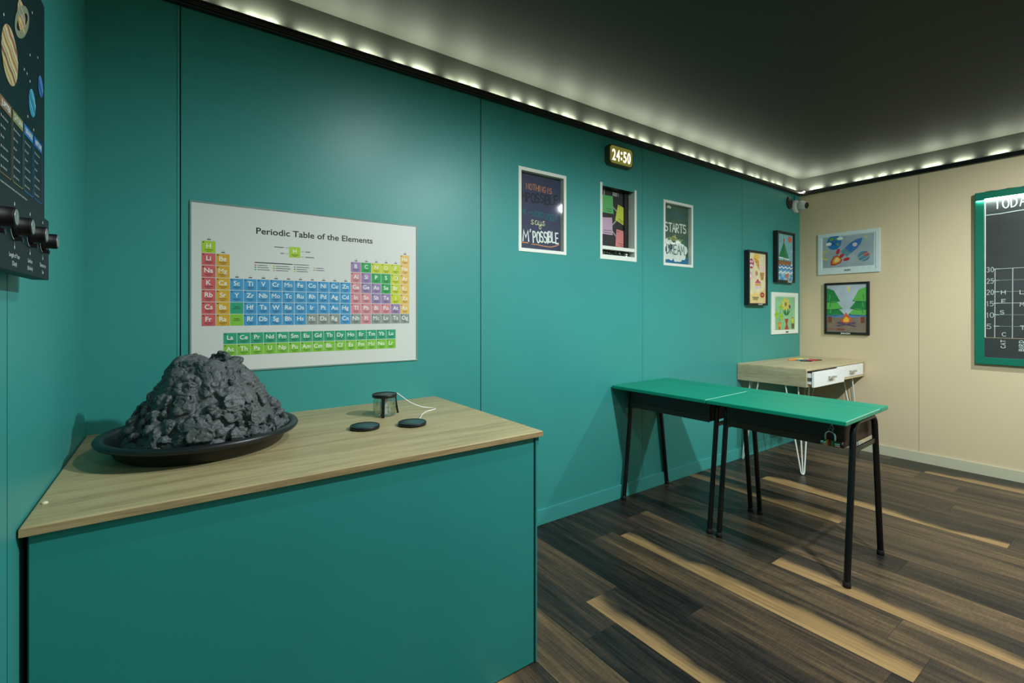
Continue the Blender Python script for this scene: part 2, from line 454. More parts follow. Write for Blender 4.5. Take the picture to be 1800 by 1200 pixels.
def build_floor():
    W = 0.1874; X0 = 1.385
    joints = {0: 1.42, 1: 1.12, 3: 1.735, 5: 1.126, 9: 1.115, 11: 1.74, 10: 1.25, 17: 1.10, 2: 0.55, 4: 0.62, 6: 1.55, 7: 0.75, 8: 0.36, 12: 0.9}
    tan = {(0, 0), (3, 0), (5, 0), (9, 1), (11, 0), (17, 0), (-1, 0), (-3, 1)}
    Lb = 1.24; rnd = random.Random(3)
    vs = []; fs = []; uvs = []; ids = []
    k0 = int((LEFT_X - X0) // W) - 1; k1 = int((BEIGE_X - X0) // W) + 1
    for k in range(k0, k1 + 1):
        xa, xb = max(X0 + k * W, LEFT_X - .02), min(X0 + (k + 1) * W, BEIGE_X + .02)
        if xb <= xa: continue
        j = joints.get(k, rnd.uniform(0, Lb))
        for q in range(-5, 4):
            ya, yb = j + (q - 1) * Lb, j + q * Lb
            ca, cb = max(ya, BACK_Y - .02), min(yb, TEAL_Y + .02)
            if cb <= ca: continue
            o = len(vs); g = 0.0006
            vs += [(xa + g, ca + g, 0), (xb - g, ca + g, 0), (xb - g, cb - g, 0), (xa + g, cb - g, 0)]
            fs.append((o, o + 1, o + 2, o + 3))
            uvs += [(xa - X0 - k * W, ca - ya), (xb - X0 - k * W, ca - ya), (xb - X0 - k * W, cb - ya), (xa - X0 - k * W, cb - ya)]
            tq = 1.0 if (k, q) in tan or (k < -3 and rnd.random() < 0.12) else 0.0
            ids += [(rnd.random(), rnd.random(), tq, 1)] * 4
    me = bpy.data.meshes.new('floor'); me.from_pydata(vs, [], fs)
    ul = me.uv_layers.new(name='plank')
    for i, u in enumerate(uvs): ul.data[i].uv = u
    ca = me.color_attributes.new('plank_id', 'FLOAT_COLOR', 'CORNER')
    for i, c in enumerate(ids): ca.data[i].color = c
    me.materials.append(floor_material())
    o = bpy.data.objects.new('floor', me); C.objects.link(o); struct(o)
    s = MB(); s.box(LEFT_X - .1, BEIGE_X + .1, BACK_Y - .1, TEAL_Y + .1, -0.05, -0.0012, mat('subfloor', (20, 18, 16), .8))
    s.build('subfloor', o)
build_floor()

# ------------------------------------------------------------------ walls, ceiling, trims
NICHES = [(1.546, 1.856, 1.557, 1.985), (2.178, 2.482, 1.556, 1.998), (2.808, 3.118, 1.552, 1.977)]
SEAMS_T = [0.0106, 1.285, 2.5625, 3.822]
def wall_teal():
    s = MB(); z0, z1 = -0.02, TRIM_Z + 0.03
    xs = sorted([LEFT_X - .05, BEIGE_X + .05] + [v for nn in NICHES for v in nn[:2]] + [v for q in SEAMS_T for v in (q - .0022, q + .0022)])
    zs = sorted([z0, z1] + [v for nn in NICHES for v in nn[2:]])
    for i in range(len(xs) - 1):
        xm = (xs[i] + xs[i + 1]) / 2
        seam = any(abs(xm - q) < .0023 for q in SEAMS_T)
        for j in range(len(zs) - 1):
            zm = (zs[j] + zs[j + 1]) / 2
            if any(a < xm < b and c < zm < d for (a, b, c, d) in NICHES): continue
            y = TEAL_Y + (0.004 if seam else 0)
            faint = seam and (abs(xm - 2.5625) < .01 or abs(xm - 3.822) < .01)
            if faint: y = TEAL_Y + .0012
            s.add([(xs[i], y, zs[j]), (xs[i + 1], y, zs[j]), (xs[i + 1], y, zs[j + 1]), (xs[i], y, zs[j + 1])], [(0, 1, 2, 3)],
                  SEAM if seam and not faint else TEAL)
    # slim bead along the first panel joint
    s.box(SEAMS_T[0] - .009, SEAMS_T[0] - .0025, TEAL_Y - .002, TEAL_Y, 0, TRIM_Z, TEALBASE)
    struct(s.build('wall_teal'))
wall_teal()
def wall_beige():
    s = MB(); q = 1.201
    for (a, b, m, dx) in ((BACK_Y - .05, q - .0015, BEIGE, 0), (q - .0015, q + .0015, BEIGESEAM, .0015), (q + .0015, TEAL_Y + .05, BEIGE, 0)):
        s.add([(BEIGE_X + dx, a, -.02), (BEIGE_X + dx, b, -.02), (BEIGE_X + dx, b, TRIM_Z + .03), (BEIGE_X + dx, a, TRIM_Z + .03)], [(0, 3, 2, 1)], m)
    struct(s.build('wall_beige'))
wall_beige()
def wall_left():
    s = MB(); q = 1.205
    for (a, b, m, dx) in ((BACK_Y - .05, q - .0015, TEAL, 0), (q - .0015, q + .0015, TEALBASE, -.001), (q + .0015, TEAL_Y + .05, TEAL, 0)):
        s.add([(LEFT_X + dx, a, -.02), (LEFT_X + dx, b, -.02), (LEFT_X + dx, b, CEIL_Z + .02), (LEFT_X + dx, a, CEIL_Z + .02)], [(0, 1, 2, 3)], m)
    struct(s.build('wall_left'))
wall_left()
s = MB(); s.add([(LEFT_X - .05, BACK_Y, -.02), (BEIGE_X + .05, BACK_Y, -.02), (BEIGE_X + .05, BACK_Y, CEIL_Z + .02), (LEFT_X - .05, BACK_Y, CEIL_Z + .02)], [(0, 3, 2, 1)], BEIGE)
struct(s.build('wall_back'))
s = MB(); s.box(LEFT_X - .05, BEIGE_X + .05, BACK_Y - .05, TEAL_Y + .05, CEIL_Z, CEIL_Z + .04, CEILM)
struct(s.build('ceiling'))
# dark band above the walls that the LED strip washes
s = MB(); s.add([(LEFT_X - .05, TEAL_Y, TRIM_Z + .03), (BEIGE_X, TEAL_Y, TRIM_Z + .03), (BEIGE_X, TEAL_Y, CEIL_Z), (LEFT_X - .05, TEAL_Y, CEIL_Z)], [(0, 1, 2, 3)], COVE)
s.add([(BEIGE_X, BACK_Y, TRIM_Z + .03), (BEIGE_X, TEAL_Y, TRIM_Z + .03), (BEIGE_X, TEAL_Y, CEIL_Z), (BEIGE_X, BACK_Y, CEIL_Z)], [(0, 3, 2, 1)], COVE)
struct(s.build('trim_1'))
# black rail that carries the strip
s = MB()
s.box(LEFT_X, BEIGE_X - .026, TEAL_Y - .026, TEAL_Y, TRIM_Z, TRIM_T, BLACKTRIM, .003)
s.box(LEFT_X, BEIGE_X - .034, TEAL_Y - .034, TEAL_Y - .024, TRIM_Z + .006, TRIM_Z + .016, BLACKTRIM, .002)
struct(s.build('trim_2'))
s = MB(); s.box(BEIGE_X - .026, BEIGE_X, BACK_Y, TEAL_Y - .012, TRIM_Z, TRIM_T, BLACKTRIM, .003)
struct(s.build('trim_3'))
s = MB(); s.box(1.0, BEIGE_X - .012, TEAL_Y - .012, TEAL_Y, 0.0, .086, TEALBASE, .002)
struct(s.build('baseboard_teal'))
s = MB(); s.box(BEIGE_X - .012, BEIGE_X, BACK_Y, TEAL_Y - .012, 0.0, .082, BEIGEBASE, .002)
struct(s.build('baseboard_beige'))
s = MB(); s.box(LEFT_X, LEFT_X + .012, BACK_Y, 1.25, 0.0, .086, TEALBASE, .002)
struct(s.build('baseboard_left'))

# LED strip on the rail with its chips, and the lit end that pokes out in the corner
t = thing('led_strip', 'thin LED strip glowing on top of the black rail under the ceiling', 'led strip', (0, 0, 0))
s = MB(); s.box(LEFT_X + .02, BEIGE_X - .03, TEAL_Y - .022, TEAL_Y - .010, TRIM_T, TRIM_T + .0015, WHITE)
s.box(BEIGE_X - .022, BEIGE_X - .010, BACK_Y + .05, TEAL_Y - .03, TRIM_T, TRIM_T + .0015, WHITE)
s.build('strip_tape', t)
s = MB(); s.tube([(BEIGE_X - .045, TEAL_Y - .036, TRIM_T - .012), (BEIGE_X - .012, TEAL_Y - .032, TRIM_T - .004), (BEIGE_X - .034, TEAL_Y - .055, TRIM_T - .004)], .005, glow('led_white', (255, 250, 225), 22), 8)
s.build('lit_strip_end', t)

# ------------------------------------------------------------------ counter in the corner
t = thing('counter_cabinet', 'teal boxed-in counter base in the left corner under the oak worktop', 'cabinet', (LEFT_X, 1.275, 0))
s = MB(); s.box(.014, 1.243, .0, .018, .004, .772, TEAL2, .0015); s.build('front_panel', t)
s = MB(); s.box(1.2475, 1.2545, -.004, .80, .004, .7725, TEAL2, .001)
s.box(1.2545, 1.262, -.004, .03, .745, .7725, TEAL2, .001); s.build('side_panel', t)
s = MB(); s.box(.01, 1.2474, .012, .02, .0, .771, SEAM); s.box(.02, 1.24, .02, .80, .0, .02, SEAM); s.build('carcass', t)
s = MB()
s.box(LEFT_X + .003, 1.026, 1.260, TEAL_Y - .001, .774, .794, COUNTERW, .0035, 2)
o = s.build('worktop'); 
s = MB(); s.box(LEFT_X + .0035, 1.0255, 1.2588, 1.2612, .7765, .7915, COUNTEREDGE); s.build('edge_band', o)
tag(o, 'pale oak laminate worktop on the teal counter in the corner', 'worktop')
CT = .794
s = MB(); s.lathe([(.0055, 0), (.006, .002), (.004, .004), (0, .0048)], mat('cream_putty', (226, 214, 178), .6), 12)
o = s.build('filler_blob', loc=(-.229, 1.394, CT)); tag(o, 'tiny cream filler blob on the worktop near its front left corner', 'blob')

# ------------------------------------------------------------------ model volcano in its tray
TX, TY = .07, 1.72
prof = [(.0, .003), (.205, .003), (.214, .010), (.232, .040), (.247, .043), (.2565, .047), (.26, .0545), (.256, .061), (.247, .063), (.238, .060), (.233, .052), (.212, .020), (.205, .012), (0, .012)]
s = MB(); s.lathe([(r, z) for r, z in prof], mat('black_tray_plastic', (22, 26, 28), .38), 72)
o = s.build('tray', loc=(TX, TY, CT - .003)); tag(o, 'round black plastic plant saucer holding the grey model volcano', 'tray')

def build_volcano():
    rnd = random.Random(11)
    bm = bmesh.new()
    def hprof(r):     # height of the mound at radius r
        pts = [(0, .222), (.045, .228), (.066, .254), (.084, .250), (.102, .214), (.125, .172), (.15, .130), (.175, .090), (.20, .050), (.222, .016), (.235, .0)]
        for (a, ha), (b, hb) in zip(pts, pts[1:]):
            if r <= b: return ha + (hb - ha) * (r - a) / (b - a)
        return 0
    # core mound
    nr, na = 26, 72; rows = []
    for i in range(nr + 1):
        r = .232 * i / nr; row = []
        for j in range(na):
            a = 2 * pi * j / na
            k = 1 + .07 * noise.noise(Vector((cos(a) * 1.3, sin(a) * 1.3, 2.0)))
            row.append(bm.verts.new((r * cos(a) * k, r * sin(a) * k, max(.0, hprof(r) - .008))))
        rows.append(row)
    for i in range(nr):
        for j in range(na):
            bm.faces.new((rows[i][j], rows[i + 1][j], rows[i + 1][(j + 1) % na], rows[i][(j + 1) % na]))
    bm.faces.new([v for v in reversed(rows[nr])])
    base = [v for row in rows for v in row]
    bmesh.ops.remove_doubles(bm, verts=base, dist=.0004)
    def blob(c, rx, ry, rz, e, flat=None):
        r = bmesh.ops.create_icosphere(bm, subdivisions=3, radius=1.0)
        sd = Vector((rnd.random() * 50, rnd.random() * 50, 0)); M = e.to_matrix()
        for v in r['verts']:
            p = v.co.copy(); d = 1 + .26 * noise.noise(p * 1.2 + sd) + .10 * noise.noise(p * 2.8 + sd)
            p = p * d
            if flat is not None and p.z > flat: p.z = flat
            v.co = M @ Vector((p.x * rx, p.y * ry, p.z * rz)) + c
    from mathutils import Euler
    # lumps of expanded foam over the flanks: rounded, larger near the foot
    for i in range(300):
        a = rnd.uniform(0, 2 * pi); q = rnd.random() ** .60
        r = .098 + q * .132
        h = hprof(r)
        sz = rnd.uniform(.009, .017) * (.85 + .45 * q)
        if rnd.random() < .18: sz *= 1.45
        c = Vector((r * cos(a), r * sin(a), h + sz * rnd.uniform(.0, .35)))
        e = Euler((rnd.uniform(0, 6), rnd.uniform(0, 6), rnd.uniform(0, 6)))
        if c.z < sz * .6: c.z = sz * .6
        if math.hypot(c.x, c.y) > .230 - sz: continue
        blob(c, sz * rnd.uniform(.85, 1.55), sz * rnd.uniform(.8, 1.1), sz * rnd.uniform(.7, 1.0), e, rnd.choice([None, None, .5, .35]))
    # smooth flows hanging from the neck
    for i in range(46):
        a = rnd.uniform(0, 2 * pi); r = rnd.uniform(.078, .135); h = hprof(r)
        sz = rnd.uniform(.015, .028)
        rad = Vector((cos(a), sin(a), -1.25)).normalized()
        e = rad.to_track_quat('X', 'Z').to_euler()
        blob(Vector((r * cos(a), r * sin(a), h - sz * .30)), sz * 1.6, sz * 1.1, sz * .6, e, None)
    # sawn flat faces of foam that look towards the camera
    cd = math.atan2(-TY, -TX)
    for (da, r, sz) in ((.02, .215, .028), (-.30, .20, .02), (.35, .135, .028), (.62, .185, .022), (.85, .115, .024), (-.75, .18, .018), (.1, .16, .017), (.30, .172, .020)):
        a = cd + da; h = hprof(r)
        nrm = Vector((cos(cd + da * .5), sin(cd + da * .5), .75)).normalized()
        e = nrm.to_track_quat('Z', 'Y').to_euler()
        blob(Vector((r * cos(a), r * sin(a), max(h, sz * .7) + .004)), sz, sz * .9, sz * .75, e, .40)
    for (da, r, h, sz, up) in ((-.10, .207, .064, .031, .16), (.36, .146, .132, .029, .40), (-.42, .138, .146, .023, .45), (.66, .178, .085, .023, .35), (.30, .208, .056, .021, .25), (-.20, .182, .092, .021, .3)):
        a = cd + da; ax = Vector((cos(a), sin(a), up)).normalized()
        M = Matrix.Translation(Vector((r * cos(a), r * sin(a), h))) @ ax.to_track_quat('Z', 'Y').to_matrix().to_4x4()
        res = bmesh.ops.create_cone(bm, cap_ends=True, segments=22, radius1=sz * .9, radius2=sz, depth=sz * 1.5, matrix=M)
        for v in res['verts']: v.co += Vector((noise.noise(v.co * 60), noise.noise(v.co * 60 + Vector((5, 0, 0))), noise.noise(v.co * 60 + Vector((0, 7, 0))))) * .004
    # irregular rim of the crater
    for i in range(26):
        a = 2 * pi * i / 26 + rnd.uniform(-.1, .1); r = rnd.uniform(.064, .078)
        up = .002 * sin(2 * a + 1.0) + .003 * cos(3 * a)
        blob(Vector((r * cos(a), r * sin(a), .242 + up)), .021, .016, .013, Euler((0, 0, a + pi / 2)), None)
    me = bpy.data.meshes.new('tmp'); bm.to_mesh(me); bm.free()
    ob = bpy.data.objects.new('tmp', me); C.objects.link(ob)
    md = ob.modifiers.new('r', 'REMESH'); md.mode = 'VOXEL'; md.voxel_size = .0024; md.use_smooth_shade = True
    bpy.context.view_layer.update()
    ev = ob.evaluated_get(bpy.context.evaluated_depsgraph_get())
    m2 = bpy.data.meshes.new_from_object(ev)
    bpy.data.objects.remove(ob); bpy.data.meshes.remove(me)
    nn = [Vector(v.normal) for v in m2.vertices]
    for v, nv in zip(m2.vertices, nn):
        p = v.co.copy()
        rr = math.hypot(p.x, p.y)
        hi = min(1.0, max(0.0, (p.z - .15) / .06))
        d = .0022 * noise.fractal(p * 48, 1.0, 2.0, 3) + .0007 * noise.noise(p * 210)
        w = noise.noise(p * 85 + Vector((9, 3, 1)))
        if w > .36: d -= (w - .36) * (.014 + .014 * hi) * (0 if p.z > .244 else 1)                      # burst bubbles
        c = abs(noise.noise(Vector((p.x * 26, p.y * 26, p.z * 48))))
        if c < .05: d -= (.05 - c) * .13                     # crevices
        k = min(1.0, max(0.0, (.30 - rr) / .05))
        v.co = p + nv * d * k
        if v.co.z < .0005: v.co.z = .0005
        rx = math.hypot(v.co.x, v.co.y); lim = .2 + max(0.0, v.co.z - .01) * .62
        if v.co.z < .052 and rx > min(lim, .229):
            f = min(lim, .229) / rx; v.co.x *= f; v.co.y *= f
    m2.materials.clear(); m2.materials.append(LAVA)
    for p in m2.polygons: p.use_smooth = True; p.material_index = 0
    m2.name = 'model_volcano'
    o = bpy.data.objects.new('model_volcano', m2); C.objects.link(o)
    o.location = (TX + .012, TY, CT + .0102)
    tag(o, 'lumpy dark grey foam model volcano standing in the black saucer', 'model volcano')
build_volcano()

# ------------------------------------------------------------------ jar on a tripod, two dark discs, white cable
JX, JY = .671, 1.817
t = thing('specimen_jar', 'clear glass jar under a black tripod lid at the back of the worktop', 'jar', (JX, JY, CT))
s = MB(); s.lathe([(0, .001), (.041, .001), (.0435, .005), (.0435, .060), (.041, .068), (.039, .072), (.037, .072), (.039, .067), (.0415, .059), (.0415, .007), (.04, .004), (0, .004)], glass_mat('jar_glass', (.90, .95, .92), .16), 40)
s.build('glass_body', t)
s = MB(); s.lathe([(0, .0725), (.046, .0725), (.0475, .074), (.0475, .0835), (.046, .085), (.0445, .085), (.0435, .082), (0, .082)], BLACKPL, 44)
s.build('lid', t)
s = MB(); s.lathe([(0, .0823), (.0430, .0823), (.0430, .0828), (0, .0828)], mat('slate_disc', (58, 74, 74), .5), 40); s.build('lid_insert', t)
for a in (-116, 9, 82):
    s = MB(); ca, sa = cos(radians(a)), sin(radians(a))
    pts = [(ca * .047, sa * .047, .082), (ca * .0485, sa * .0485, .06), (ca * .053, sa * .053, .03), (ca * .059, sa * .059, .0012)]
    vs = []; T_ = Vector((-sa, ca, 0)); N_ = Vector((ca, sa, 0))
    for (x, y, z) in pts:
        p = Vector((x, y, z)); w = .006
        vs += [p + T_ * w - N_ * .0008, p - T_ * w - N_ * .0008, p - T_ * w + N_ * .0022, p + T_ * w + N_ * .0022]
    fs = [(0, 1, 2, 3), (15, 14, 13, 12)]
    for i in range(3):
        for j in range(4): fs.append((i * 4 + j, i * 4 + 4 + j, i * 4 + 4 + (j + 1) % 4, i * 4 + (j + 1) % 4))
    s.add(vs, fs, BLACKPL); s.build('leg', t)
s = MB(); s.box(-.016, .008, -.012, -.004, .0045, .066, mat('white_card', (222, 226, 218), .5), .001)
s.tube([(.012, .004, .066), (.006, -.004, .045), (-.002, -.012, .03)], .0013, BLACK, 6)
s.tube([(.0, -.01, .008), (.02, .004, .012), (.012, .02, .010), (-.01, .012, .008), (.005, -.004, .012), (.026, -.008, .009)], .0014, STEEL, 6)
s.build('probe_insert', t)

def disc(loc, label):
    t = thing('sensor_disc', label, 'disc', loc, group='black discs on the worktop')
    s = MB(); s.lathe([(0, 0), (.0485, 0), (.050, .0012), (.050, .0115), (.049, .0125), (.0465, .0125), (.0458, .0105), (0, .0105)], BLACKPL, 44); s.build('rim', t)
    s = MB(); s.lathe([(0, .0107), (.0456, .0107), (.0456, .0113), (0, .0113)], mat('slate_teal_disc', (42, 78, 78), .45), 40); s.build('top_face', t)
    return t
disc((.537, 1.646, CT), 'shallow black disc with teal-grey top, left of the pair in front of the jar')
disc((.694, 1.600, CT), 'shallow black disc with teal-grey top where the white cable ends')
s = MB()
ctl = [(.722, 1.815, CT + .083), (.745, 1.825, CT + .066), (.785, 1.830, CT + .036), (.835, 1.832, CT + .012), (.880, 1.822, CT + .0025), (.887, 1.805, CT + .0022), (.868, 1.790, CT + .0022), (.83, 1.772, CT + .0022), (.795, 1.735, CT + .0022), (.765, 1.685, CT + .004), (.745, 1.653, CT + .006)]
def smooth(pts, n=6):
    out = []; P = [Vector(p) for p in pts]
    for i in range(len(P) - 1):
        p0, p1, p2, p3 = P[max(i - 1, 0)], P[i], P[i + 1], P[min(i + 2, len(P) - 1)]
        for k in range(n):
            u = k / n
            out.append(.5 * ((2 * p1) + (p2 - p0) * u + (2 * p0 - 5 * p1 + 4 * p2 - p3) * u * u + (3 * p1 - p0 - 3 * p2 + p3) * u ** 3))
    return out + [P[-1]]
s.tube(smooth(ctl), .0019, WHITE, 8)
o = s.build('cable'); tag(o, 'thin white cable looping from the jar lid to the black disc', 'cable')

# ------------------------------------------------------------------ periodic table poster
def periodic():
    t = thing('wall_poster', 'white periodic table poster with coloured element squares above the volcano', 'poster', (0, TEAL_Y, 0), onwall('teal'))
    x0, x1, z0, z1 = .038, .930, .973, 1.611
    paper = mat('poster_paper', (212, 216, 210), .42)
    s = MB(); s.box(x0 + .004, x1 - .004, z0 + .004, z1 - .004, .0002, .003, paper); s.build('sheet', t)
    fr = mat('clear_poster_edge', (120, 150, 142), .25)
    s = MB()
    for b in ((x0, x1, z1 - .006, z1), (x0, x1, z0, z0 + .006), (x0, x0 + .006, z0 + .006, z1 - .006), (x1 - .006, x1, z0 + .006, z1 - .006)):
        s.box(b[0], b[1], b[2], b[3], .0, .005, fr, .001)
    s.build('edge_frame', t)
    dk = mat('print_black', (24, 26, 28), .5); wt = mat('print_white', (236, 240, 230), .5); gy = mat('print_grey', (70, 78, 76), .5)
    s = MB(); s.text('Periodic Table of the Elements', .4845, 1.5085, .0345, dk, .0034, 'c', .017, width=.462)
    s.build('title_lettering', t)
    s = MB()
    K = dict(a=(206, 92, 92), e=(212, 164, 44), t=(60, 150, 200), p=(208, 136, 146), l=(150, 126, 170), n=(30, 160, 82), d=(196, 204, 30),
             g=(228, 186, 88), u=(138, 150, 144), y=(166, 202, 40), L=(32, 158, 116), c=(124, 192, 54))
    Km = {k: mat('element_' + k, v, .5) for k, v in K.items()}
    rows = [
     [('H', 1, 'y'), ('He', 18, 'g')],
     [('Li', 1, 'a'), ('Be', 2, 'e'), ('B', 13, 'l'), ('C', 14, 'n'), ('N', 15, 'd'), ('O', 16, 'd'), ('F', 17, 'd'), ('Ne', 18, 'g')],
     [('Na', 1, 'a'), ('Mg', 2, 'e'), ('Al', 13, 'p'), ('Si', 14, 'l'), ('P', 15, 'n'), ('S', 16, 'n'), ('Cl', 17, 'd'), ('Ar', 18, 'g')],
     [('K', 1, 'a'), ('Ca', 2, 'e')] + [(q, i + 3, 't') for i, q in enumerate('Sc Ti V Cr Mn Fe Co Ni Cu Zn'.split())] + [('Ga', 13, 'p'), ('Ge', 14, 'l'), ('As', 15, 'l'), ('Se', 16, 'n'), ('Br', 17, 'd'), ('Kr', 18, 'g')],
     [('Rb', 1, 'a'), ('Sr', 2, 'e')] + [(q, i + 3, 't') for i, q in enumerate('Y Zr Nb Mo Tc Ru Rh Pd Ag Cd'.split())] + [('In', 13, 'p'), ('Sn', 14, 'p'), ('Sb', 15, 'l'), ('Te', 16, 'l'), ('I', 17, 'd'), ('Xe', 18, 'g')],
     [('Cs', 1, 'a'), ('Ba', 2, 'e'), ('', 3, 'L')] + [(q, i + 4, 't') for i, q in enumerate('Hf Ta W Re Os Ir Pt Au Hg'.split())] + [('Tl', 13, 'p'), ('Pb', 14, 'p'), ('Bi', 15, 'p'), ('Po', 16, 'p'), ('At', 17, 'l'), ('Rn', 18, 'g')],
     [('Fr', 1, 'a'), ('Ra', 2, 'e'), ('', 3, 'c')] + [(q, i + 4, 't') for i, q in enumerate('Rf Db Sg Bh Hs'.split())] + [('Mt', 9, 'u'), ('Ds', 10, 'u'), ('Rg', 11, 'u'), ('Cn', 12, 't'), ('Nh', 13, 'u'), ('Fl', 14, 'p'), ('Mc', 15, 'u'), ('Lv', 16, 'u'), ('Ts', 17, 'u'), ('Og', 18, 'u')]]
    def cell(x, z, w, h, sym, k, zz=.0033):
        s.rect(x, z - h, x + w, z, Km[k], zz)
        if sym:
            s.text(sym, x + w / 2, z - h * .60, h * .56, wt, zz + .0004, 'c', 0.0 if sym[0] == 'M' else .014)
            s.rect(x + w * .22, z - h * .77, x + w * .80, z - h * .73, dk, zz + .0004)
            s.rect(x + w * .33, z - h * .89, x + w * .68, z - h * .86, dk, zz + .0004)
            s.rect(x + w * .06, z - h * .15, x + w * .18, z - h * .08, dk, zz + .0004)
        else:
            s.rect(x + w * .30, z - h * .42, x + w * .70, z - h * .37, dk, zz + .0004)
            s.rect(x + w * .22, z - h * .56, x + w * .80, z - h * .52, dk, zz + .0004)
    px, pz = (.890 - .075 + .0018) / 18, (1.466 - 1.1495 + .002) / 7
    for r, row in enumerate(rows):
        for sym, c, k in row: cell(.075 + (c - 1) * px, 1.466 - r * pz, px - .0018, pz - .002, sym, k)
    for c in range(1, 19):
        top = {1: 0, 18: 0, 2: 1, 13: 1, 14: 1, 15: 1, 16: 1, 17: 1}.get(c, 3)
        xc = .075 + (c - .5) * px; zc = 1.466 - top * pz
        s.text(str(c), xc, zc + .0115, .006, dk, .0034, 'c')
        s.rect(xc - .006, zc + .004, xc + .006, zc + .008, gy, .0034)
    s.build('element_grid', t); s = MB()
    qx, qz = (.823 - .144 + .0018) / 15, (1.122 - 1.034) / 2
    for r, (row, k) in enumerate((('La Ce Pr Nd Pm Sm Eu Gd Tb Dy Ho Er Tm Yb Lu', 'L'), ('Ac Th Pa U Np Pu Am Cm Bk Cf Es Fm Md No Lr', 'c'))):
        for i, sym in enumerate(row.split()): cell(.144 + i * qx, 1.122 - r * qz, qx - .0018, qz - .002, sym, k)
    s.build('rare_earth_grid', t)
    s = MB()
    s.rect(.372, 1.424, .414, 1.467, Km['y'], .0033); s.text('H', .393, 1.443, .022, wt, .0037, 'c', .02)
    s.rect(.381, 1.4335, .405, 1.4355, dk, .0037); s.rect(.386, 1.4285, .400, 1.430, dk, .0037)
    for (a, b, z) in ((.318, .352, 1.462), (.340, .354, 1.438), (.434, .452, 1.450), (.434, .468, 1.428)):
        s.rect(a, z - .0015, b, z + .0015, gy, .0034)
    for (a, b, z) in ((.358, .369, 1.462), (.358, .369, 1.438), (.417, .428, 1.450), (.417, .428, 1.428)):
        s.rect(a, z - .0006, b, z + .0006, dk, .0034)
    s.rect(.248, 1.394, .385, 1.3975, dk, .0034); s.rect(.388, 1.3945, .447, 1.397, gy, .0034)
    for i, (x, cs) in enumerate(((.248, 'aLt'), (.313, 'ecp'), (.390, 'lnd'), (.465, 'gu'))):
        for j, k in enumerate(cs):
            z = 1.385 - j * .0085
            s.rect(x, z - .0022, x + .006, z + .0022, Km[k], .0034)
            s.rect(x + .010, z - .0012, x + .010 + (.035, .046, .040, .030)[i] + .004 * ((i + j) % 3), z + .0012, gy, .0034)
    s.build('legend_print', t)
periodic()

# ------------------------------------------------------------------ recessed quote posters and the sticky note case
def niche_frame(name, label, cat, nn, top=True, depth=.027, bottom=.02):
    x0, x1, z0, z1 = nn
    t = thing(name, label, cat, (0, TEAL_Y, 0), onwall('teal'))
    s = MB(); w = .0195; f = .0035
    s.box(x0 - w, x0, z0 - w, z1 + w, -.001, f, WHITEFR, .001); s.box(x1, x1 + w, z0 - w, z1 + w * (.75 if not top else 1), -.001, f, WHITEFR, .001)
    s.box(x0, x1, z0 - w, z0 + (bottom - .02), -.001, f, WHITEFR, .001)
    if top: s.box(x0, x1, z1, z1 + w, -.001, f, WHITEFR, .001)
    s.build('frame', t)
    s = MB(); rv = mat('reveal_paint', (205, 212, 198), .5); dkr = BLACKPL
    q = .0006
    for a, b, m in (((x0 + q, z0), (x0 + q, z1), rv), ((x1 - q, z0), (x1 - q, z1), rv)):
        s.add([(a[0], a[1], 0), (b[0], b[1], 0), (b[0], b[1], -depth), (a[0], a[1], -depth)], [(0, 1, 2, 3)], m)
    for z, m in ((z0 + q, rv), (z1 - q, rv if top else dkr)):
        s.add([(x0, z, 0), (x1, z, 0), (x1, z, -depth), (x0, z, -depth)], [(0, 1, 2, 3)], m)
    s.build('reveal', t)
    return t
def glass_pane(t, nn, z=-.004):
    s = MB(); s.rect(nn[0] + .001, nn[2] + .001, nn[1] - .001, nn[3] - .001, GLASS, z); s.build('glass_pane', t)

def quote_one():
    nn = NICHES[0]
    t = niche_frame('quote_poster', 'white-framed navy quote poster reading I\'m possible, leftmost recessed frame', 'poster', nn)
    b = -.026
    navy = mat('navy_poster', (58, 62, 92), .5, var=.06, vscale=14)
    s = MB(); s.rect(nn[0], nn[2], nn[1], nn[3], navy, b); s.build('poster_sheet', t)
    s = MB(); z = b + .0006
    OR = ink(226, 142, 84); DK = ink(30, 32, 42); TL = ink(32, 104, 112); CR = ink(224, 218, 170); WH = ink(240, 242, 238)
    s.script('NOTHING', 1.600, 1.896, .140, .032, OR, .0036, z, .18, -.02, .06); s.script('IS', 1.757, 1.892, .030, .030, OR, .0038, z, .3, 0, .0)
    s.line([(1.5475, 1.822), (1.5475, 1.90)], .008, DK, z)
    s.script('MPOSSIBLE', 1.565, 1.826, .268, .050, DK, .0075, z, .16, .02, .10)
    s.script('THE', 1.556, 1.752, .045, .026, TL, .005, z, .2); s.line([(1.61, 1.762), (1.635, 1.762)], .004, TL, z)
    s.script('WORD', 1.643, 1.746, .082, .030, TL, .0055, z, .2, 0, .05); s.script('ITSELF', 1.742, 1.738, .088, .032, TL, .0055, z, .2, 0, .05)
    s.script('says', 1.635, 1.700, .108, .044, CR, .0040, z, .05)
    s.line([(1.5505, 1.602), (1.5505, 1.684)], .009, WH, z)
    s.script('M', 1.577, 1.602, .040, .058, WH, .0085, z); s.script("'", 1.630, 1.612, .008, .056, WH, .007, z)
    s.script('POSSIBLE', 1.650, 1.600, .188, .060, WH, .0085, z, .17, .05, .10)
    s.line([(1.547, 1.589), (1.575, 1.592), (1.612, 1.592)], .005, OR, z)
    s.line([(1.640, 1.587), (1.68, 1.587), (1.73, 1.582), (1.78, 1.581), (1.815, 1.590), (1.842, 1.600)], .005, OR, z)
    s.build('lettering', t)
    glass_pane(t, nn)
quote_one()

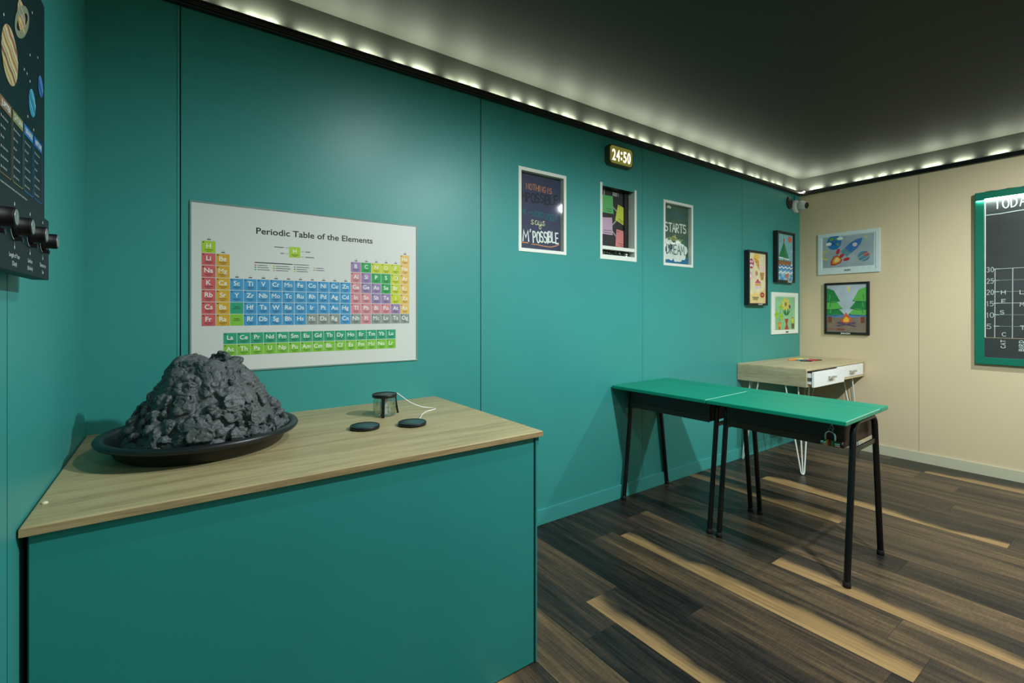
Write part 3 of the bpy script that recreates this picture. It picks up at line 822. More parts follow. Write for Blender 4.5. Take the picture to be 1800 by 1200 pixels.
def quote_two():
    nn = NICHES[2]
    t = niche_frame('quote_poster', 'white-framed green quote poster with a white dream cloud, rightmost recessed frame', 'poster', nn)
    b = -.026
    s = MB(); s.rect(nn[0], nn[2], nn[1], nn[3], mat('forest_poster', (52, 92, 74), .5, var=.12, vscale=18), b); s.build('poster_sheet', t)
    s = MB(); z = b + .0006
    BL = ink(40, 104, 128); WH = ink(236, 240, 232); YE = ink(224, 216, 130); SEA = ink(30, 112, 156)
    s.rect(nn[0], nn[2], nn[1], 1.605, SEA, z)
    for (x, y, r) in ((2.83, 1.65, .035), (2.86, 1.70, .03), (2.90, 1.69, .034), (2.94, 1.655, .05), (2.99, 1.65, .055), (3.04, 1.655, .05), (3.075, 1.66, .032), (2.86, 1.61, .03), (2.91, 1.602, .026), (2.965, 1.595, .027), (3.015, 1.597, .026), (3.06, 1.612, .025), (2.90, 1.64, .06), (3.0, 1.63, .06), (2.835, 1.61, .025), (2.985, 1.71, .022), (3.01, 1.70, .02)):
        s.ell(x, y, r, r, WH, z + .0003 + .00002 * (x * 100 % 7), 20)
    for (x, y, r) in ((2.875, 1.958, .012), (2.888, 1.960, .013), (2.90, 1.957, .011)): s.ell(x, y, r, r * .8, WH, z + .0002, 14)
    s.script('anything', 2.862, 1.888, .225, .060, BL, .005, z, .12, .01)
    s.script('STARTS', 2.840, 1.784, .248, .060, WH, .0095, z + .0002, .18, .01, .03)
    s.script('-', 2.862, 1.722, .018, .03, YE, .004, z + .0002); s.script('with', 2.892, 1.724, .085, .040, YE, .0048, z + .0004, .12); s.script('a-', 3.0, 1.722, .05, .028, YE, .004, z + .0006, .2)
    s.script('DREAM', 2.858, 1.622, .21, .066, ink(54, 92, 104), .0085, z + .0009, .16, .02, .05)
    s.build('lettering', t)
    glass_pane(t, nn)
quote_two()

def note_case():
    nn = NICHES[1]; x0, x1, z0, z1 = nn; D = .052
    t = niche_frame('display_case', 'shallow white-sided recessed case with a dark back and sticky notes inside', 'case', nn, top=False, depth=D, bottom=.03)
    s = MB(); s.rect(x0, z0, x1, z1, mat('dark_case_back', (40, 40, 40), .5, var=.1, vscale=10), -D + .0002); s.build('back_panel', t)
    s = MB(); s.box(x0, x1, 1.600, 1.622, -.03, .001, WHITEFR, .001); s.build('cross_rail', t)
    s = MB(); s.box(x1 - .05, x1 - .012, 1.622, z1, -D + .0005, -D + .012, BLACKPL); s.build('side_strip', t)
    s = MB(); tp = mat('grey_tape', (150, 156, 150), .4)
    z = -D + .0008
    for pts in ([(2.328, 1.893), (2.37, 1.865)], [(2.372, 1.812), (2.325, 1.772)], [(2.325, 1.732), (2.366, 1.698)], [(2.250, 1.955), (2.250, 1.997)]):
        s = MB(); s.line(pts, .010, tp, z); s.build('tape_strip', t)
    s = MB(); s.rect(2.316, 1.962, 2.386, 1.992, ink(12, 12, 12), z + .0004)
    for q in (1.984, 1.975, 1.967): s.rect(2.328, q - .0018, 2.372, q + .0018, ink(225, 228, 222), z + .0008)
    s.rect(2.380, 1.962, 2.3825, 1.990, ink(225, 228, 222), z + .0008); s.build('label_card', t)
    s = MB(); rnd = random.Random(5)
    foil = [mat('foil_%d' % i, c, .25, metal=.9) for i, c in enumerate(((190, 196, 190), (120, 128, 124), (70, 76, 74)))]
    for i in range(260):
        c = Vector((rnd.uniform(x0 + .006, x1 - .012), rnd.uniform(z0 + .014, z0 + .038), rnd.uniform(-.045, -.010)))
        a = [c + Vector((rnd.uniform(-.007, .007), rnd.uniform(-.006, .006), rnd.uniform(-.005, .005))) for _ in range(4)]
        s.add(a, [(0, 1, 2), (0, 2, 3), (0, 3, 1), (1, 3, 2)], rnd.choice(foil))
    o = s.build('foil_scraps', t); o['kind'] = 'stuff'
    def note(pts, col, label, rows):
        cx = sum(p[0] for p in pts) / 4; cz = sum(p[1] for p in pts) / 4
        o = thing('sticky_note', label, 'sticky note', (cx, TEAL_Y + D - .0022, cz), onwall('teal'), 'sticky notes in the recessed case')
        P = [(p[0] - cx, p[1] - cz) for p in pts]
        s = MB(); m = mat('note_%d_%d_%d' % col, col, .6)
        s.poly(P, m, .0006); s.poly(P[::-1], m, 0)
        s.add([(p[0], p[1], h) for p in P for h in (0, .0006)], [(2 * i, (2 * i + 2) % 8, (2 * i + 3) % 8, 2 * i + 1) for i in range(4)], m)
        s.build('paper', o)
        s = MB(); A, Bv, Cc, Dd = [Vector(p) for p in P]   # tl, tr, br, bl
        dk = ink(60, 70, 54)
        def at(u, v): return (A + (Bv - A) * u) * (1 - v) + (Dd + (Cc - Dd) * u) * v
        for (u0, u1, v) in rows:
            s = MB(); s.line([at(u0, v), at(u1, v)], .0035, dk, .001); s.build('writing', o)
    note([(2.218, 1.957), (2.328, 1.961), (2.335, 1.845), (2.218, 1.845)], (92, 178, 104), 'green sticky note at the top left of the recessed case', [(.45, .85, .76), (.5, .8, .88)])
    note([(2.378, 1.913), (2.484, 1.885), (2.455, 1.773), (2.351, 1.809)], (196, 204, 70), 'tilted yellow sticky note at the right of the recessed case', [(.25, .75, .82), (.4, .65, .92), (.06, .14, .08)])
    note([(2.215, 1.811), (2.322, 1.820), (2.328, 1.706), (2.215, 1.706)], (196, 166, 190), 'mauve sticky note at the left of the recessed case', [(.25, .9, .76), (.25, .9, .90)])
    note([(2.363, 1.749), (2.476, 1.738), (2.464, 1.626), (2.353, 1.636)], (208, 128, 124), 'pink sticky note at the bottom right of the recessed case', [(.25, .8, .78), (.35, .65, .9), (.1, .22, .12)])
note_case()

# ------------------------------------------------------------------ countdown clock
t = thing('countdown_clock', 'small box clock with glowing 24:50 digits high on the teal wall', 'clock', (2.311, TEAL_Y, 2.195), onwall('teal'))
s = MB(); w, h, d = .111, .061, .04; c = .016
oct_ = [(-w + c, -h), (w - c, -h), (w, -h + c), (w, h - c), (w - c, h), (-w + c, h), (-w, h - c), (-w, -h + c)]
vs = [(x, y, 0) for x, y in oct_] + [(x, y, d) for x, y in oct_]
s.add(vs, [tuple(range(8))[::-1], tuple(range(8, 16))] + [(i, (i + 1) % 8, 8 + (i + 1) % 8, 8 + i) for i in range(8)], mat('olive_clock_case', (70, 68, 34), .4))
s.build('case', t)
s = MB(); k = .007
s.poly([(x * .93, y * .90) for x, y in oct_], glow('lit_diffuser', (150, 148, 60), .50), d + .0006); s.build('display_panel', t)
s = MB(); dg = glow('lit_digits', (255, 246, 190), 5.0)
for ch, x in (('2', -.070), ('4', -.033), ('5', .031), ('0', .069)):
    s.text(ch, x, -.036, .098, dg, d + .0022, 'c', .010, width=.029)
for y in (-.018, .018): s.ell(-.001, y, .0060, .0085, dg, d + .0022, 14)
s.build('digits', t)

# ------------------------------------------------------------------ children's drawings
def frame_art(name, label, side, cx, cz, w, h, depth, fw, fm, base=None):
    loc = (cx, TEAL_Y, cz) if side == 'teal' else (BEIGE_X, cx, cz)
    t = thing(name, label, 'picture', loc, onwall(side))
    s = MB(); x, y = w / 2, h / 2
    for b in ((-x, x, y - fw, y), (-x, x, -y, -y + fw), (-x, -x + fw, -y + fw, y - fw), (x - fw, x, -y + fw, y - fw)):
        s.box(b[0], b[1], b[2], b[3], .0005, depth, fm, .0015)
    s.build('frame', t)
    return t
BLKFR = mat('black_frame', (26, 28, 26), .4)
def add_art(t, w, h, z, paper, draw):
    s = MB(); s.box(-w / 2, w / 2, -h / 2, h / 2, z - .004, z, paper); s.build('paper', t)
    s = MB(); draw(s, w, h, z + .0003); s.flat(z + .0003, .25); s.build('drawing', t)
def tagplate(t, x, y, w, h, z, bg, body, fg, unread=False):
    s = MB(); s.box(x - w / 2, x + w / 2, y - h / 2, y + h / 2, z, z + .0008, bg)
    if unread:
        for i in range(4): s.rect(x - w * .4 + i * w * .21, y - h * .3, x - w * .4 + i * w * .21 + w * .13, y + h * .3, fg, z + .0012)
    else: s.text(body, x, y - h * .30, h * .82, fg, z + .0012, 'c', .03, width=w * .86)
    s.build('name_tag', t)
DK = ink(44, 40, 38)

def draw_sweets(s, w, h, z):
    q = lambda u, v: (-w / 2 + u * w, -h / 2 + v * h)
    def E(u, v, ru, rv, m, dz=0, rot=0): s.ell(*q(u, v), ru * w, rv * h, m, z + dz, 22, rot)
    tan_ = ink(206, 180, 116)
    s.poly([q(0, 0), q(1, 0), q(1, .42), q(.96, .3), q(.55, .2), q(.25, .16), q(0, .2)], ink(222, 200, 140), z)
    E(.46, .93, .18, .06, ink(232, 196, 92), .0004); s.poly([q(.26, .91), q(.60, .86), q(.62, .66)], ink(214, 164, 60), .0006 + z)
    for (u, v) in ((.4, .88), (.48, .82), (.55, .76), (.42, .82)): E(u, v, .035, .01, ink(190, 90, 60), .001)
    E(.16, .78, .14, .10, ink(176, 54, 84), .0004)
    for (u, v) in ((.10, .82), (.2, .82), (.15, .75), (.22, .74), (.09, .74)): E(u, v, .035, .026, ink(240, 224, 220), .0008)
    s.line([q(.16, .68), q(.36, .48)], .006, ink(206, 202, 196), z + .0004)
    E(.80, .74, .12, .05, ink(236, 200, 206), .0004); E(.80, .68, .15, .04, ink(226, 206, 196), .0006); s.poly([q(.66, .62), q(.92, .62), q(.86, .47), q(.72, .47)], ink(186, 134, 70), z + .0008)
    E(.46, .60, .09, .055, ink(206, 168, 110), .0004); E(.46, .60, .05, .03, ink(180, 120, 80), .0008)
    E(.10, .54, .12, .08, ink(232, 168, 178), .0004); E(.10, .54, .06, .04, ink(244, 224, 222), .0008); s.line([q(.10, .46), q(.12, .26)], .006, ink(170, 190, 186), z + .0004)
    s.poly([q(.36, .40), q(.72, .40), q(.66, .45), q(.44, .45)], ink(196, 96, 128), z + .0004); E(.53, .455, .05, .028, ink(196, 40, 56), .0008)
    s.poly([q(.36, .34), q(.72, .34), q(.72, .40), q(.36, .40)], ink(224, 192, 120), z + .0006); s.poly([q(.38, .28), q(.70, .30), q(.72, .34), q(.36, .34)], ink(216, 200, 210), z + .0008)
    s.line([q(.36, .37), q(.72, .37)], .004, ink(170, 100, 60), z + .0012)
    s.ring(*q(.80, .17), .13 * w, .055 * h, .02, ink(176, 70, 52), z + .0004)
    E(.40, .16, .16, .055, ink(236, 204, 120), .0004); s.poly([q(.22, .12), q(.58, .12), q(.52, .06), q(.28, .06)], ink(150, 146, 96), z + .0008)
    s.line([q(.22, .12), q(.58, .12)], .004, DK, z + .0012)
t = frame_art('framed_drawing', 'black deep-framed drawing of sweets and ice creams, lowest left of the teal-wall drawings', 'teal', 4.012, 1.490, .314, .460, .042, .018, BLKFR)
add_art(t, .278, .424, .030, ink(226, 218, 176), draw_sweets)
tagplate(t, .03, -.221, .085, .017, .042, ink(36, 38, 36), 'SCOTT', ink(236, 240, 234))

def draw_boat(s, w, h, z):
    q = lambda u, v: (-w / 2 + u * w, -h / 2 + v * h)
    s.rect(*q(0, .36), *q(1, 1), ink(120, 178, 180), z)
    s.ell(*q(.8, .90), .11 * w, .065 * h, ink(226, 96, 52), z + .0004)
    s.ring(*q(.14, .87), .14 * w, .05 * h, .006, ink(90, 150, 180), z + .0004); s.ell(*q(.92, .64), .1 * w, .04 * h, ink(150, 190, 200), z + .0004)
    s.rect(*q(.40, .40), *q(.44, .90), ink(96, 70, 50), z + .0006); s.ell(*q(.43, .87), .04 * w, .035 * h, ink(190, 60, 50), z + .0008)
    s.poly([q(.41, .82), q(.41, .50), q(.10, .50)], ink(24, 120, 70), z + .0008); s.poly([q(.44, .82), q(.44, .48), q(.74, .48)], ink(30, 132, 76), z + .0008)
    for a in (.6, .68, .75): s.line([q(.41 - (.82 - a) * .9, a - .02), q(.41, a)], .003, ink(16, 84, 54), z + .0012)
    s.line([q(.08, .485), q(.76, .46)], .008, ink(230, 232, 222), z + .001)
    s.poly([q(0, .42), q(.9, .42), q(.86, .33), q(0, .33)], ink(158, 104, 54), z + .001); s.line([q(0, .385), q(.88, .385)], .004, ink(90, 56, 34), z + .0014); s.line([q(0, .42), q(.9, .42)], .004, ink(80, 48, 30), z + .0014)
    s.rect(*q(0, 0), *q(1, .33), ink(150, 196, 206), z + .0002)
    for i, c in enumerate(((34, 92, 160), (226, 232, 232), (44, 120, 178), (96, 160, 196), (230, 234, 234))):
        v = .31 - i * .035
        s.line([q(u / 20, v + .018 * sin(u * 1.3 + i * .5)) for u in range(21)], .010, ink(*c), z + .0016 + i * .0002)
    for (u, v, r) in ((.2, .1, .10), (.55, .09, .12), (.3, .03, .12), (.9, .1, .08), (.85, .03, .1)): s.ell(*q(u, v), r * w, r * .35 * h, ink(84, 150, 190), z + .0008)
    s.ell(*q(.66, .11), .08 * w, .06 * h, ink(214, 116, 52), z + .0020); s.poly([q(.66, .07), q(.60, .02), q(.74, .02)], ink(206, 104, 48), z + .0022)
t = frame_art('framed_drawing', 'black deep-framed drawing of a green-sailed boat, highest of the corner drawings', 'teal', 4.507, 1.701, .334, .458, .042, .020, BLKFR)
add_art(t, .294, .418, .028, ink(196, 214, 206), draw_boat)
tagplate(t, .06, -.221, .075, .016, .042, ink(200, 206, 196), '', ink(120, 128, 120), True)

def draw_plants(s, w, h, z):
    q = lambda u, v: (-w / 2 + u * w, -h / 2 + v * h)
    s.poly([q(0, 0), q(1, 0), q(1, 1), q(0, 1)], mat('green_wash', (140, 196, 146), .6, var=.18, vscale=9), z)
    s.poly([q(.12, .2), q(.3, .2), q(.27, .0), q(.14, .0)], ink(206, 160, 74), z + .0004); s.rect(*q(.10, .18), *q(.32, .23), ink(190, 140, 66), z + .0008); s.ell(*q(.205, .05), .05 * w, .04 * h, ink(190, 96, 60), z + .0008)
    s.line([q(.2, .22), q(.21, .45), q(.24, .62)], .006, ink(50, 120, 60), z + .0004)
    for (u, v, a, b) in ((.28, .68, .10, .08), (.07, .46, .09, .10), (.28, .40, .09, .11)): s.ell(*q(u, v), a * w, b * h, ink(150, 196, 62), z + .0006); s.line([q(u - a * .7, v), q(u + a * .7, v + .02)], .003, ink(84, 140, 40), z + .001)
    s.line([q(.52, .62), q(.52, .50)], .006, ink(60, 130, 60), z + .0004)
    for i in range(9):
        a = i * 2 * pi / 9; s.ell(q(.52, .78)[0] + .055 * cos(a), q(.52, .78)[1] + .042 * sin(a), .022, .013, ink(232, 200, 60), z + .0006 + i * .00005, 14, a)
    s.ell(*q(.52, .78), .05 * w, .06 * h, ink(170, 108, 40), z + .0014); s.ell(*q(.72, .70), .06 * w, .06 * h, ink(96, 100, 108), z + .0006)
    for a in (-.9, -.4, .4, .9): s.ell(q(.56, .47)[0] + .05 * sin(a), q(.56, .47)[1] + .02 * cos(a), .035, .012, ink(56, 140, 84), z + .0008, 14, pi / 2 - a)
    s.poly([q(.47, .33), q(.66, .33), q(.63, .24), q(.60, .17), q(.64, .08), q(.68, .0), q(.46, .0), q(.50, .08), q(.53, .17), q(.50, .24)], ink(176, 64, 44), z + .0006); s.line([q(.5, .24), q(.63, .24)], .003, ink(90, 40, 30), z + .001)
    s.poly([q(.80, .18), q(.98, .18), q(.95, .02), q(.83, .02)], ink(112, 96, 62), z + .0006); s.ell(*q(.88, .27), .10 * w, .09 * h, ink(150, 196, 60), z + .0004); s.ell(*q(.88, .27), .05 * w, .07 * h, ink(206, 214, 90), z + .0008); s.ell(*q(.88, .37), .035 * w, .025 * h, ink(206, 90, 80), z + .0010)
t = frame_art('framed_drawing', 'thin white-framed drawing of potted plants, lowest drawing beside the wall corner', 'teal', 4.552, 1.193, .504, .378, .011, .030, WHITEFR)
s = MB(); s.box(-.222, .222, -.159, .159, .001, .008, ink(226, 232, 222)); s.build('mat_board', t)
add_art(t, .372, .300, .0095, ink(150, 200, 150), draw_plants)
s = MB(); s.text('JAMES', .03, -.178, .019, ink(40, 44, 42), .0125, 'c', .03); s.build('name_lettering', t)

def draw_rocket(s, w, h, z):
    q = lambda u, v: (-w / 2 + u * w, -h / 2 + v * h)
    s.poly([q(0, 0), q(1, 0), q(1, 1), q(0, 1)], mat('grey_wash', (150, 166, 170), .6, var=.22, vscale=7), z)
    e = q(.23, .82); s.ell(*e, .058, .066, ink(34, 112, 176), z + .0004)
    for (a, b, c, d) in ((-.02, .03, .018, .014), (.02, .03, .012, .012), (-.035, -.01, .012, .02), (.03, -.02, .010, .014)): s.ell(e[0] + a, e[1] + b, c, d, ink(110, 150, 60), z + .0008)
    for (u, v) in ((.35, .93), (.12, .78)): s.ell(*q(u, v), .024, .014, ink(226, 230, 226), z + .001)
    s.script('K', e[0] - .012, e[1] - .03, .03, .04, ink(26, 60, 110), .005, z + .0012) if 'K' in GLYPH else s.line([(e[0], e[1] - .03), (e[0], e[1] + .01)], .005, ink(26, 60, 110), z + .0012)
    c = Vector(q(.585, .62)); a = radians(42)
    def R(p): return (c.x + p[0] * cos(a) - p[1] * sin(a), c.y + p[0] * sin(a) + p[1] * cos(a))
    s.poly([R(p) for p in ((-.085, -.034), (.02, -.036), (.07, -.024), (.108, 0), (.07, .024), (.02, .036), (-.085, .034))], ink(54, 108, 168), z + .0004)
    s.poly([R(p) for p in ((-.085, -.034), (-.04, -.036), (-.04, .036), (-.085, .034))], ink(90, 140, 150), z + .0008)
    s.ell(*R((.03, 0)), .018, .018, ink(206, 190, 190), z + .001)
    for (p, r) in (((-.10, .05), .5), ((-.105, 0), 0), ((-.10, -.05), -.5)): s.ell(*R(p), .026, .014, ink(186, 40, 50), z + .0006, 18, a + r)
    for k_, (col) in enumerate(((170, 70, 40), (222, 150, 60), (236, 206, 120))):
        f = 1 - k_ * .28; s.poly([R((-.125 + p[0] * f - k_ * .006, p[1] * f)) for p in ((.0, -.03), (-.03, -.042), (-.075, -.026), (-.10, 0), (-.075, .026), (-.03, .042), (0, .03))], ink(*col), z + .0004 + k_ * .0004)
    s.ring(*q(.07, .42), .035, .045, .012, ink(206, 190, 90), z + .0004, 20, 0, radians(70), radians(300))
    s.ell(*q(.81, .30), .045, .045, ink(70, 130, 150), z + .0004); s.ell(*q(.85, .36), .022, .018, ink(180, 80, 80), z + .0008); s.ring(*q(.81, .27), .075, .02, .006, ink(176, 158, 120), z + .001, 28, radians(30))
    st = q(.86, .90); s.poly([(st[0] + (.018 if i % 2 == 0 else .008) * cos(i * pi / 5 + pi / 2), st[1] + (.018 if i % 2 == 0 else .008) * sin(i * pi / 5 + pi / 2)) for i in range(10)], ink(196, 186, 110), z + .0004)
GLYPH['K'] = [[(0, 0), (0, 1)], [(.5, 1), (.02, .5), (.55, 0)]]
t = frame_art('framed_drawing', 'wide white-framed drawing of a blue rocket in space on the beige wall', 'beige', 1.692, 1.732, .474, .372, .012, .030, mat('pale_frame', (206, 222, 218), .4))
add_art(t, .418, .316, .008, ink(205, 222, 218), lambda s, w, h, z: None)
s = MB(); draw_rocket(s, .39, .276, .0085); s.flat(.0085, .25); o = s.build('rocket_artwork', t); o.location = (0, .012, 0)
s = MB(); s.text('ALEX', 0, -.163, .022, ink(30, 34, 34), .0125, 'c', .03); s.build('name_lettering', t)

def draw_camp(s, w, h, z):
    q = lambda u, v: (-w / 2 + u * w, -h / 2 + v * h)
    s.poly([q(0, .3), q(1, .3), q(1, 1), q(0, 1)], mat('cloud_wash', (176, 190, 198), .6, var=.22, vscale=8), z)
    s.rect(*q(0, .3), *q(1, .37), ink(84, 128, 176), z + .0004); s.poly([q(0, 0), q(1, 0), q(1, .31), q(0, .31)], mat('earth_wash', (128, 112, 96), .6, var=.2, vscale=12), z + .0008)
    m1 = ink(30, 128, 62); m2 = ink(92, 178, 74); ol = ink(24, 84, 60)
    for sg in (0, 1):
        X = (lambda u: u) if sg == 0 else (lambda u: 1 - u)
        for i, (v0, v1, r) in enumerate(((.36, .60, .44), (.48, .74, .40), (.64, .93, .34))):
            s.poly([q(X(0), v0), q(X(r), v0 + .02), q(X(r * .55), v1 - .05), q(X(.04), v1), q(X(0), v1)], m1 if (sg + i) % 2 == 0 else m2, z + .0012 + i * .0004)
            s.line([q(X(0), v0), q(X(r * .5), v0 - .012), q(X(r), v0 + .02)], .005, ol, z + .0026 + i * .0002)
            s.line([q(X(r * .2), v0 + .05), q(X(r * .25), v0 + .14)], .006, m2 if (sg + i) % 2 == 0 else m1, z + .003)
    for u in (.10, .93): s.rect(*q(u - .07, .20), *q(u + .03, .33), ink(116, 66, 40), z + .0034)
    s.ell(*q(.58, .91), .055 * w, .055 * h, ink(232, 208, 90), z + .0006); s.ell(*q(.62, .915), .045 * w, .05 * h, ink(176, 190, 198), z + .001)
    for i in range(9):
        a = radians(10 + 20 * i); s.line([q(.5 + .08 * cos(a), .19 + .02 * sin(a)), q(.5 + .22 * cos(a), .17 + .14 * sin(a) - .02)], .004, ink(96, 70, 104), z + .0036)
    s.line([q(.28, .13), q(.72, .20)], .010, ink(84, 60, 92), z + .0038); s.line([q(.28, .20), q(.72, .13)], .010, ink(84, 60, 92), z + .004)
    s.poly([q(.38, .22), q(.50, .19), q(.62, .23), q(.62, .30), q(.54, .36), q(.50, .42), q(.45, .36), q(.44, .30), q(.38, .28)], ink(206, 96, 40), z + .0042); s.poly([q(.43, .22), q(.57, .22), q(.57, .28), q(.50, .33), q(.43, .27)], ink(238, 180, 62), z + .0046)
    s.line([q(0, .06), q(.36, .065)], .008, ink(140, 84, 60), z + .003); s.line([q(.3, .06), q(.45, .06)], .012, ink(140, 50, 50), z + .0034)
t = frame_art('framed_drawing', 'black-framed drawing of a campfire between pine trees on the beige wall', 'beige', 1.700, 1.236, .344, .462, .022, .020, BLKFR)
add_art(t, .304, .424, .016, ink(190, 200, 200), draw_camp)
tagplate(t, -.005, -.2215, .085, .020, .022, ink(30, 32, 30), 'ZACH', ink(236, 240, 234))

# ------------------------------------------------------------------ security camera and the blank cover disc
t = thing('security_camera', 'white ball security camera high in the corner on the teal wall', 'security camera', (4.750, TEAL_Y, 2.195), onwall('teal'))
cw = mat('camera_white', (206, 214, 208), .4)
s = MB(); s.lathe([(.060, .0), (.062, .006), (.058, .026), (.050, .034), (0, .036)], cw, 32); s.build('mount_base', t)
M = Matrix.Translation((.004, .002, .058)) @ Vector((-.10, -.15, .95)).to_track_quat('Z', 'Y').to_matrix().to_4x4()
s = MB(); s.lathe([(0, -.044), (.020, -.040), (.036, -.026), (.044, -.004), (.043, .016), (.036, .034), (.033, .046), (.030, .048), (0, .048)], cw, 32, M); s.build('ball_housing', t)
s = MB(); s.lathe([(.0, .0485), (.029, .0485), (.0295, .052), (.020, .055), (.012, .052), (0, .051)], BLACKPL, 28, M); s.build('lens', t)
s = MB(); s.box(-.012, .006, .05, .10, .0, .012, TEAL2, .002); s.build('cable_tail', t)
t = thing('cover_disc', 'flat black oval cover disc on the teal wall left of the security camera', 'cover', (4.646, TEAL_Y, 2.219), onwall('teal'))
s = MB(); s.lathe([(.058, .0), (.058, .006), (.054, .009), (0, .0095)], BLACKPL, 36); s.build('disc_body', t)

# ------------------------------------------------------------------ chalkboard
def chalkboard():
    t = thing('chalkboard', 'green-framed chalkboard with a chalk chart and a lit top edge', 'chalkboard', (BEIGE_X, 0, 0), onwall('beige'))
    xl, xr, zb, zt = -.868, .95, .822, 2.082; fw = .050; d = .034
    gf = mat('green_board_frame', (4, 108, 84), .4); sl = mat('slate_board', (46, 52, 50), .48, var=.12, vscale=6)
    s = MB()
    for b in ((xl, xr, zt - fw, zt), (xl, xr, zb, zb + fw), (xl, xl + fw, zb + fw, zt - fw), (xr - fw, xr, zb + fw, zt - fw)):
        s.box(b[0], b[1], b[2], b[3], .001, d, gf, .002)
    s.build('frame', t)
    s = MB(); s.box(xl + fw, xr - fw, zb + fw, zt - fw, .001, .020, sl); s.build('slate', t)
    s = MB(); s.box(xl + fw + .001, xl + fw + .005, 1.016, zt - fw - .004, .020, .026, WHITE); s.build('edge_strip', t)
    s = MB(); s.box(xl + fw + .002, xr - fw - .002, zt - fw - .009, zt - fw - .001, .021, .033, glow('board_led', (240, 255, 238), 14)); s.build('led_bar', t)
    s = MB(); pts = [(xl + .05 + i * .03, zt + .003 + .002 * sin(i * 1.9), .01) for i in range(50)]; s.tube(pts, .0035, BLACKPL, 6); s.build('wire', t)
    s = MB(); ch = mat('chalk', (176, 188, 184), .8); z = .0206; w = .0032
    s.script('T', -.793, 1.952, .075, .080, ch, .0075, z); s.script('ODAY', -.724, 1.948, .155, .066, ch, .0075, z, .28, .03)
    s.line([(-.806, 1.912), (-.74, 1.912), (-.66, 1.918), (-.50, 1.925)], .0065, ch, z)
    zs = [1.515, 1.432, 1.350, 1.267, 1.184, 1.101, 1.019]
    faint = mat('chalk_faint', (120, 132, 128), .8)
    for i, q in enumerate(zs[:-1]):
        s.line([(-.764, q), (.6, q)], w, ch if i in (0, 3) else faint, z)
        s.script(('30', '25', '20', '15', '10', '5')[i], -.806, q - .020, .022 if i == 5 else .034, .034, ch, .0036, z, .3)
        s.line([(-.770, q), (-.745, q)], .005, ch, z)
    for k in range(14): s.line([(-.766 + k * .089, 1.019), (-.764 + k * .089, 1.515)], .0042 if k < 2 else .0036, ch, z + .0003)
    s.line([(xl + fw + .004, 1.016), (xr - fw - .004, 1.016)], .004, ink(150, 140, 110), z + .0005)
    for c, x, q in (('H', -.732, 1.332), ('E', -.730, 1.268), ('S', -.738, 1.188), ('C', -.728, 1.030), ('L', -.640, 1.330), ('M', -.640, 1.245), ('T', -.638, 1.080)):
        s.script(c, x, q, .020, .026, ch, .0042, z + .0007)
    s.script('CAT', -.712, .945, .055, .022, ch, .0042, z, .3, pi / 2); s.script('BIRD', -.622, .930, .072, .022, ch, .0042, z, .3, pi / 2)
    s.build('chalk_writing', t)
    # the bar is a lamp: light it throws onto the slate
    for k in range(5):
        x = -.70 + k * .32
        a = area('board_led_light', (BEIGE_X - .036, -x, zt - fw - .010), (0, 0, 0), .012, .32, 1.1, (.86, 1, .9))
        a.rotation_euler = (0, radians(-12), 0)
chalkboard()

